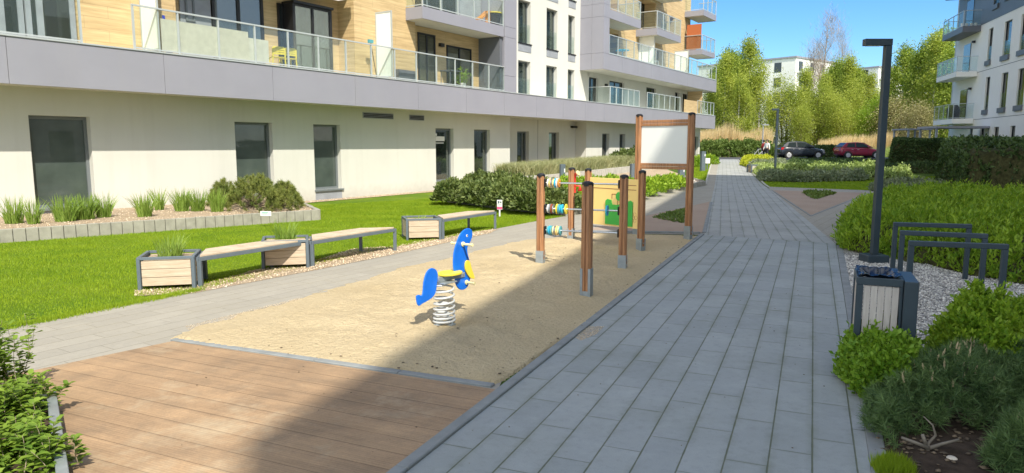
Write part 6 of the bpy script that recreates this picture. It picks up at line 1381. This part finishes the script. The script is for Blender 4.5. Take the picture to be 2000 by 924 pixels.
# ---- things on the balconies (placed in the facade's own frame)
def onb(name, s_, n_, z, label, cat, group=None, rz=0.0):
    x, y = FW(s_, n_); r = empty(name, (x, y, z), math.atan2(UY, UX)+rz); tag(r, label, cat, group); return r
zb1 = ZF1+0.04
r = onb('privacy_screen', S(318, NF, 4.9), NF-0.09, zb1, 'pale grey fabric privacy screen tied along the balcony railing', 'privacy screen'); L = S(528, NF, 4.9)-S(318, NF, 4.9)
addp('fabric', [(0, L*0.79, -0.008, 0.0, 0.02, 0.86), (L*0.79+0.003, L, -0.006, 0.002, 0.02, 0.70)], 'fabric', r)
def plastic_chair(px, rz, lab):
    r = onb('plastic_chair', S(px, 0.7, 4.9), 0.72, zb1, lab, 'chair', 'yellow chairs on the balcony', rz); r.scale = (1.0, 0.9, 0.74)
    addp('seat', [(-0.21, 0.21, -0.2, 0.2, 0.40, 0.43)], 'yellow', r, 0.01)
    for x in (-0.19, 0.19):
        for y in (-0.18, 0.18): m = MB(); m.tube([(x*1.1, y*1.1, 0), (x, y, 0.40)], 0.018, 6); m.build('leg', M['yellow'], r)
    m = MB(); m.box(-0.21, -0.17, 0.17, 0.2, 0.431, 0.80); m.box(0.17, 0.21, 0.17, 0.2, 0.431, 0.80)
    for z in (0.52, 0.61, 0.70, 0.77): m.box(-0.169, 0.169, 0.172, 0.198, z, z+0.075)
    m.build('backrest', M['yellow'], r); return r
plastic_chair(540, R(160), 'yellow plastic chair touching the fabric privacy screen'); plastic_chair(561, R(170), 'yellow plastic chair in front of the curtained balcony window')
r = onb('broom', S(733, 0.9, 5), 0.95, zb1, 'broom with teal head leaning against the milky partition', 'broom'); m = MB(); m.tube([(0, 0, 0.0), (-0.22, 0.05, 1.25)], 0.014, 6); m.build('handle', M['black'], r); m = MB(); m.box(-0.33, -0.12, 0.0, 0.09, 1.2, 1.32); m.build('head', M['teal'], r)
r = onb('laundry', S(320, 0.9, 5), 0.95, zb1, 'blue cloth hanging beside the left milky partition', 'cloth'); t = NT('blue_cloth'); t.b.inputs['Base Color'].default_value = (0.02, 0.05, 0.5, 1); M['bcloth'] = t.m
m = MB(); m.add([(-0.06, 0, 1.0), (0.02, 0.02, 1.0), (-0.02, 0.05, 0.5), (0.07, 0, 0.5), (0.0, 0.02, 0.02), (0.2, 0.03, 0.02)], [(0, 1, 3, 2), (2, 3, 5, 4)]); mm = m.build('fabric', M['bcloth'], r); sm2 = mm.modifiers.new('s', 'SOLIDIFY'); sm2.thickness = 0.02
r = onb('shelf_unit', S(957, 0.5, 5), 0.45, zb1, 'orange wooden shelf rack at the right end of the balcony', 'shelf')
addp('frame', [(x, x+0.04, y, y+0.04, 0, 1.55) for x in (0, 0.62) for y in (0, 0.34)], 'orange', r); addp('boards', [(0.041, 0.619, 0, 0.38, z, z+0.03) for z in (0.25, 0.55, 0.85, 1.15, 1.5)], 'orange', r)
r = onb('potted_plant', S(904, 0.5, 5), 0.5, zb1, 'green potted plant behind the railing near the orange rack', 'potted plant'); m = MB(); m.tube([(0, 0, 0), (0, 0, 0.25)], [0.10, 0.14], 12); m.build('pot', M['white'], r); P = np.random.normal(size=(260, 3))*np.array([0.13, 0.13, 0.16])+np.array([0, 0, 0.5]); V, F = leafgeo(P, 0.10, 0.4, 0.8); npmesh('foliage', V, F, M['lime'], r)
r = onb('garden_table', S(880, 0.3, 5), 0.3, zb1, 'small dark balcony table in front of the far sliding door', 'table'); addp('top', [(-0.4, 0.4, -0.3, 0.3, 0.70, 0.73)], 'panel_dark', r)
for x in (-0.36, 0.33):
    for y in (-0.26, 0.23): addp('leg', [(x, x+0.03, y, y+0.03, 0, 0.699)], 'panel_dark', r)
zb2 = z2+0.5
r = onb('bucket', S(966, 0.9, 7.3), 0.85, zb2, 'black tub with a yellow rim on the upper balcony', 'tub'); m = MB(); m.tube([(0, 0, 0), (0, 0, 0.52)], [0.26, 0.34], 18); m.build('tub', M['darkcloth'], r); m = MB(); m.tube([(0, 0, 0.521), (0, 0, 0.57)], 0.36, 18); m.build('rim', M['yellow'], r)
r = onb('toy_slide', S(948, 0.9, 7.3), 0.85, zb2, 'orange plastic toy slide beside the black tub on the upper balcony', 'toy'); m = MB(); m.bar((-0.45, 0, 0.12), (0.25, 0, 0.55), 0.3, 0.06); m.bar((0.25, 0, 0.0), (0.25, 0, 0.55), 0.3, 0.06); m.build('slide', M['orange'], r)
r = onb('rust_screen', 38.0, 0, 9.23, 'rust red reed privacy screen on the corner balcony', 'privacy screen'); m = MB(); m.box(-1.2, -1.17, -1.15, -0.0, 0, 1.9); m.box(-1.15, 0.3, -0.25, -0.22, 0, 1.9); t = NT('rust'); t.b.inputs['Base Color'].default_value = (0.42, 0.12, 0.04, 1); M['rust'] = t.m; m.build('screen_mat', M['rust'], r)
for s_, lab, mt, hh in ((23.3, 'blue round table on the wide upper balcony', 'sky_blue', 0.55), (28.6, 'white plastic chair on the wide upper balcony', 'white', 0.8)):
    r = onb('balcony_seat' if mt == 'white' else 'round_table', s_, 0.7, ZB1+0.03, lab, 'chair' if mt == 'white' else 'table')
    if mt == 'white':
        addp('seat', [(-0.22, 0.22, -0.2, 0.2, 0.40, 0.43)], 'white', r, 0.01); addp('backrest', [(-0.22, 0.22, 0.17, 0.2, 0.431, 0.85)], 'white', r, 0.01)
        for x in (-0.2, 0.17):
            for y in (-0.19, 0.16): addp('leg', [(x, x+0.03, y, y+0.03, 0, 0.399)], 'white', r)
    else:
        m = MB(); m.tube([(0, 0, 0.52), (0, 0, 0.56)], 0.42, 20); m.build('top', M[mt], r); m = MB(); m.tube([(0, 0, 0), (0, 0, 0.519)], 0.04, 8); m.build('leg', M['steel'], r)

# ---- cars
def car(px0, px1, Y, paint, label, hatch=0.0):
    a, c = AT(px0, Y), AT(px1, Y); Lc = c.x-a.x; k = Lc/4.0; r = empty('parked_car', (a.x, Y, zg(Y)-0.03)); tag(r, label, 'car', 'cars parked beside the hedge'); r.scale = (k, k, k)
    # lower body: stations along x with (half width, bottom, top)
    st_ = [(0.00, 0.60, 0.42, 0.72), (0.06, 0.74, 0.30, 0.90), (0.20, 0.81, 0.22, 1.00), (0.60, 0.845, 0.20, 1.02), (1.2, 0.85, 0.19, 0.99), (2.0, 0.85, 0.19, 0.965), (2.75, 0.845, 0.19, 0.945), (3.10, 0.83, 0.20, 0.92), (3.50, 0.80, 0.21, 0.80), (3.80, 0.73, 0.25, 0.70), (3.94, 0.62, 0.32, 0.60), (3.99, 0.48, 0.38, 0.52)]
    V = []; F = []
    for x, hw, zb, zt_ in st_:
        zm = zb+(zt_-zb)*0.55; ring = [(hw*0.90, zb), (hw, zb+(zt_-zb)*0.22), (hw*1.005, zm), (hw*0.975, zt_-0.06), (hw*0.90, zt_), (0, zt_+0.03)]; ring = [(-y, z) for y, z in ring]+[(y, z) for y, z in ring[-2::-1]]
        V += [(x, y, z) for y, z in ring]
    n = 11
    for i in range(len(st_)-1):
        for j in range(n-1): F.append((i*n+j, (i+1)*n+j, (i+1)*n+j+1, i*n+j+1))
        F.append((i*n+n-1, (i+1)*n+n-1, (i+1)*n, i*n))
    F.append(tuple(range(n))); F.append(tuple(range((len(st_)-1)*n, len(st_)*n))[::-1])
    m = MB(); m.add(V, F); body = m.build('body', paint, r, smooth=True); ss = body.modifiers.new('s', 'SUBSURF'); ss.levels = ss.render_levels = 1
    bm = bmesh.new(); bm.from_mesh(body.data); bmesh.ops.recalc_face_normals(bm, faces=bm.faces[:]); bm.to_mesh(body.data); bm.free()
    # greenhouse
    def gh(s_, inset):
        return [(0.12+inset, 0.98), (0.30+inset, 1.20), (0.62+inset, 1.43-inset), (1.4, 1.475-inset), (2.05, 1.44-inset), (2.55-inset, 1.20), (2.98-inset, 0.955)]
    prof = gh(0, 0.0); V = []; F = []
    for x, z in prof:
        t_ = (z-0.95)/0.52; hw = 0.80-0.19*t_; V += [(x, -hw, z), (x, hw, z)]
    N = len(prof)
    for i in range(N-1): F.append((2*i, 2*i+2, 2*i+3, 2*i+1))
    F.append(tuple(2*i for i in range(N))[::-1]); F.append(tuple(2*i+1 for i in range(N))); F.append((0, 1, 2*N-1, 2*N-2))
    m = MB(); m.add(V, F); cab = m.build('cabin', paint, r, bevel=0.03, seg=2); bm = bmesh.new(); bm.from_mesh(cab.data); bmesh.ops.recalc_face_normals(bm, faces=bm.faces[:]); bm.to_mesh(cab.data); bm.free()
    def side(pts, sg, out=0.012):
        vs = []
        for x, z in pts: t_ = (z-0.95)/0.52; hw = 0.80-0.19*t_+out; vs.append((x, sg*hw, z))
        mm = MB(); mm.add(vs, [tuple(range(len(vs)))] if sg > 0 else [tuple(range(len(vs)))[::-1]]); o = mm.build('side_window', M['pane'], r); s2 = o.modifiers.new('s', 'SOLIDIFY'); s2.thickness = 0.01; return o
    for sg in (-1, 1):
        side([(0.55, 1.03), (1.32, 1.02), (1.32, 1.40), (0.72, 1.36)], sg); side([(1.42, 1.02), (2.62, 0.99), (2.36, 1.22), (2.05, 1.385), (1.42, 1.405)], sg)
    m = MB(); m.add([(2.10, -0.60, 1.43), (2.10, 0.60, 1.43), (2.95, 0.73, 0.985), (2.95, -0.73, 0.985)], [(0, 1, 2, 3)]); o = m.build('windscreen', M['pane'], r); o.location = (0.03, 0, 0.012)
    m = MB(); m.add([(0.58, -0.56, 1.40), (0.58, 0.56, 1.40), (0.20, 0.68, 1.06), (0.20, -0.68, 1.06)], [(0, 3, 2, 1)]); o = m.build('rear_window', M['pane'], r); o.location = (-0.04, 0, 0.01)
    for x in (0.70, 3.22):
        for sg in (-1, 1):
            w_ = empty('wheel', (x, sg*0.76, 0.30)); w_.parent = r; m = MB(); m.tube([(0, -0.095, 0), (0, -0.08, 0), (0, 0.08, 0), (0, 0.095, 0)], [0.27, 0.30, 0.30, 0.27], 26); m.build('tyre', M['tyre'], w_)
            m = MB(); m.tube([(0, sg*0.096, 0), (0, sg*0.102, 0)], [0.205, 0.19], 24)
            for i in range(6): a_ = i*1.047; m.bar((0, sg*0.104, 0), (0.19*math.cos(a_), sg*0.104, 0.19*math.sin(a_)), 0.012, 0.05)
            m.build('rim', M['rim'], w_)
            m = MB(); arc = [(x+0.355*math.cos(t_), sg*0.842, 0.30+0.355*math.sin(t_)) for t_ in np.linspace(0.0, math.pi, 14)]; m.tube(arc, 0.03, 6); m.build('wheel_arch', M['black'], r)
            m = MB(); m.tube([(x, sg*0.60, 0.30), (x, sg*0.838, 0.30)], 0.345, 24); m.build('wheel_well', M['black'], r)
    for sg in (-1, 1):
        m = MB(); m.add([(3.46, sg*0.80, 0.77), (3.84, sg*0.66, 0.63), (3.80, sg*0.72, 0.72), (3.50, sg*0.74, 0.83)], [(0, 1, 2, 3)]); o = m.build('headlight', M['lightglass'], r); s2 = o.modifiers.new('s', 'SOLIDIFY'); s2.thickness = 0.05
        m = MB(); m.add([(0.03, sg*0.72, 0.74), (0.20, sg*0.83, 0.80), (0.26, sg*0.80, 0.98), (0.08, sg*0.70, 0.95)], [(0, 1, 2, 3)]); o = m.build('tail_light', M['redglass'], r); s2 = o.modifiers.new('s', 'SOLIDIFY'); s2.thickness = 0.05
        m = MB(); m.box(2.44, 2.62, sg*0.80, sg*0.95, 0.98, 1.10); m.build('wing_mirror', paint, r, bevel=0.02)
        m = MB(); m.box(1.50, 1.66, sg*0.846, sg*0.865, 0.80, 0.825); m.box(0.98, 1.14, sg*0.846, sg*0.865, 0.81, 0.835); m.build('door_handle', M['rim'], r)
        m = MB(); m.box(1.36, 1.372, sg*0.844, sg*0.856, 0.26, 0.96); m.box(2.50, 2.512, sg*0.844, sg*0.853, 0.30, 0.94); m.build('door_gap', M['black'], r)
    return r
car(1518, 1607, 65.0, M['car_dark'], 'dark blue-black hatchback parked behind the low hedge, left of the two cars')
car(1633, 1718, 65.0, M['car_red'], 'wine red hatchback parked behind the low hedge, partly behind the lamp post')
# ---- people
def person(px, Y, h, rz, label, top, legs, hair, swing=0.2, coat=False):
    q = AT(px, Y); root = empty('person', (q.x, q.y, zg(q.y)), rz); tag(root, label, 'person'); k = h/1.75
    J = {'pel': (0, 0, 0.95), 'spi': (0, 0, 1.15), 'che': (0, 0, 1.35), 'nek': (0, 0, 1.48), 'hed': (0.01, 0, 1.60), 'top': (0.01, 0, 1.70)}
    for s_, sg in (('l', 1), ('r', -1)):
        J.update({s_+'hip': (0, 0.09*sg, 0.90), s_+'kne': (0.10*sg*swing/0.2*0.8, 0.10*sg, 0.50), s_+'ank': (0.06*sg*swing/0.2-0.05, 0.10*sg, 0.09), s_+'toe': (0.06*sg*swing/0.2+0.09, 0.11*sg, 0.04),
                  s_+'sho': (0, 0.18*sg, 1.40), s_+'elb': (-0.06*sg, 0.24*sg, 1.14), s_+'wri': (0.06-0.1*sg, 0.25*sg, 0.92), s_+'han': (0.08-0.1*sg, 0.25*sg, 0.83)})
    rad = {'pel': .135, 'spi': .12, 'che': .145, 'nek': .055, 'hed': .095, 'top': .07, 'hip': .095, 'kne': .058, 'ank': .042, 'toe': .035, 'sho': .07, 'elb': .045, 'wri': .032, 'han': .034}
    E_ = [('pel', 'spi'), ('spi', 'che'), ('che', 'nek'), ('nek', 'hed'), ('hed', 'top')]
    for s_ in 'lr': E_ += [('pel', s_+'hip'), (s_+'hip', s_+'kne'), (s_+'kne', s_+'ank'), (s_+'ank', s_+'toe'), ('che', s_+'sho'), (s_+'sho', s_+'elb'), (s_+'elb', s_+'wri'), (s_+'wri', s_+'han')]
    def skin(name, keys, edges, mat, grow=0.0, rr=None):
        ks = list(keys); me = bpy.data.meshes.new(name); me.from_pydata([tuple(v*k for v in J[j]) for j in ks], [(ks.index(a), ks.index(c)) for a, c in edges], []); o = bpy.data.objects.new(name, me); COL.objects.link(o)
        o.modifiers.new('skin', 'SKIN')
        for i, j in enumerate(ks):
            v = (rad[j[1:] if j[1:] in rad else j]+grow)*k; me.skin_vertices[0].data[i].radius = (v, v*1.0)
        me.skin_vertices[0].data[0].use_root = True
        s2 = o.modifiers.new('sub', 'SUBSURF'); s2.levels = s2.render_levels = 2
        dg = bpy.context.evaluated_depsgraph_get(); m2 = bpy.data.meshes.new_from_object(o.evaluated_get(dg)); bpy.data.objects.remove(o); m2.materials.clear(); m2.materials.append(mat)
        o = bpy.data.objects.new(name, m2); COL.objects.link(o); o.parent = root; return o
    skin('body', J.keys(), E_, M['skin'])
    up_ = ['pel', 'spi', 'che', 'lsho', 'rsho', 'lelb', 'relb', 'lwri', 'rwri']; skin('jacket', up_, [e for e in E_ if e[0] in up_ and e[1] in up_], top, 0.018)
    lo_ = ['pel', 'lhip', 'rhip', 'lkne', 'rkne', 'lank', 'rank']; skin('trousers', lo_, [e for e in E_ if e[0] in lo_ and e[1] in lo_], legs, 0.014)
    bm = bmesh.new(); bmesh.ops.create_icosphere(bm, subdivisions=3, radius=0.112*k)
    for v in list(bm.verts): v.co.x = v.co.x*0.98-0.018*k; v.co.z = v.co.z*1.08+1.655*k
    for v in [v for v in bm.verts if v.co.x > 0.035*k and v.co.z < 1.68*k]: v.co.x -= 0.05*k
    me = bpy.data.meshes.new('hair'); bm.to_mesh(me); bm.free(); me.materials.append(hair); o = bpy.data.objects.new('hair', me); COL.objects.link(o); o.parent = root; return root
person(1491, 60.5, 1.65, R(15), 'person with dark hair in a red top and dark trousers walking beside the thin pole', M['redcloth'], M['darkcloth'], M['black'])
person(1497, 60.0, 1.68, R(200), 'person in a long white jacket and dark trousers next to the one in red', M['whitecloth'], M['darkcloth'], M['black'], 0.12)
# bicycle leaning at the hedge beside them
q = AT(1473, 63.0); r = empty('bicycle', (q.x, q.y, zg(q.y)), 0.15); tag(r, 'silver bicycle standing left of the two people', 'bicycle')
for x in (0, 1.05):
    m = MB(); m.tube([(x+0.33*math.cos(a), 0, 0.34+0.33*math.sin(a)) for a in np.linspace(0, 2*math.pi, 25)], 0.022, 6); w_ = m.build('wheel', M['tyre'], r); m = MB()
    for i in range(8): a = i*0.785; m.bar((x, 0, 0.34), (x+0.32*math.cos(a), 0, 0.34+0.32*math.sin(a)), 0.006, 0.006)
    m.build('spokes', M['rim'], w_)
m = MB()
for a, c in (((0, 0, .34), (.45, 0, .34)), ((.45, 0, .34), (.33, 0, .85)), ((0, 0, .34), (.35, 0, .80)), ((.45, 0, .34), (.88, 0, .80)), ((.34, 0, .80), (.86, 0, .86)), ((1.05, 0, .34), (.85, 0, .98))): m.tube([a, c], 0.02, 6)
m.build('frame', M['rim'], r); m = MB(); m.tube([(.85, -.28, 1.0), (.85, .28, 1.0)], 0.016, 6); m.build('handlebar', M['black'], r); m = MB(); m.box(.22, .45, -.07, .07, .86, .92); m.build('saddle', M['black'], r, bevel=0.02)
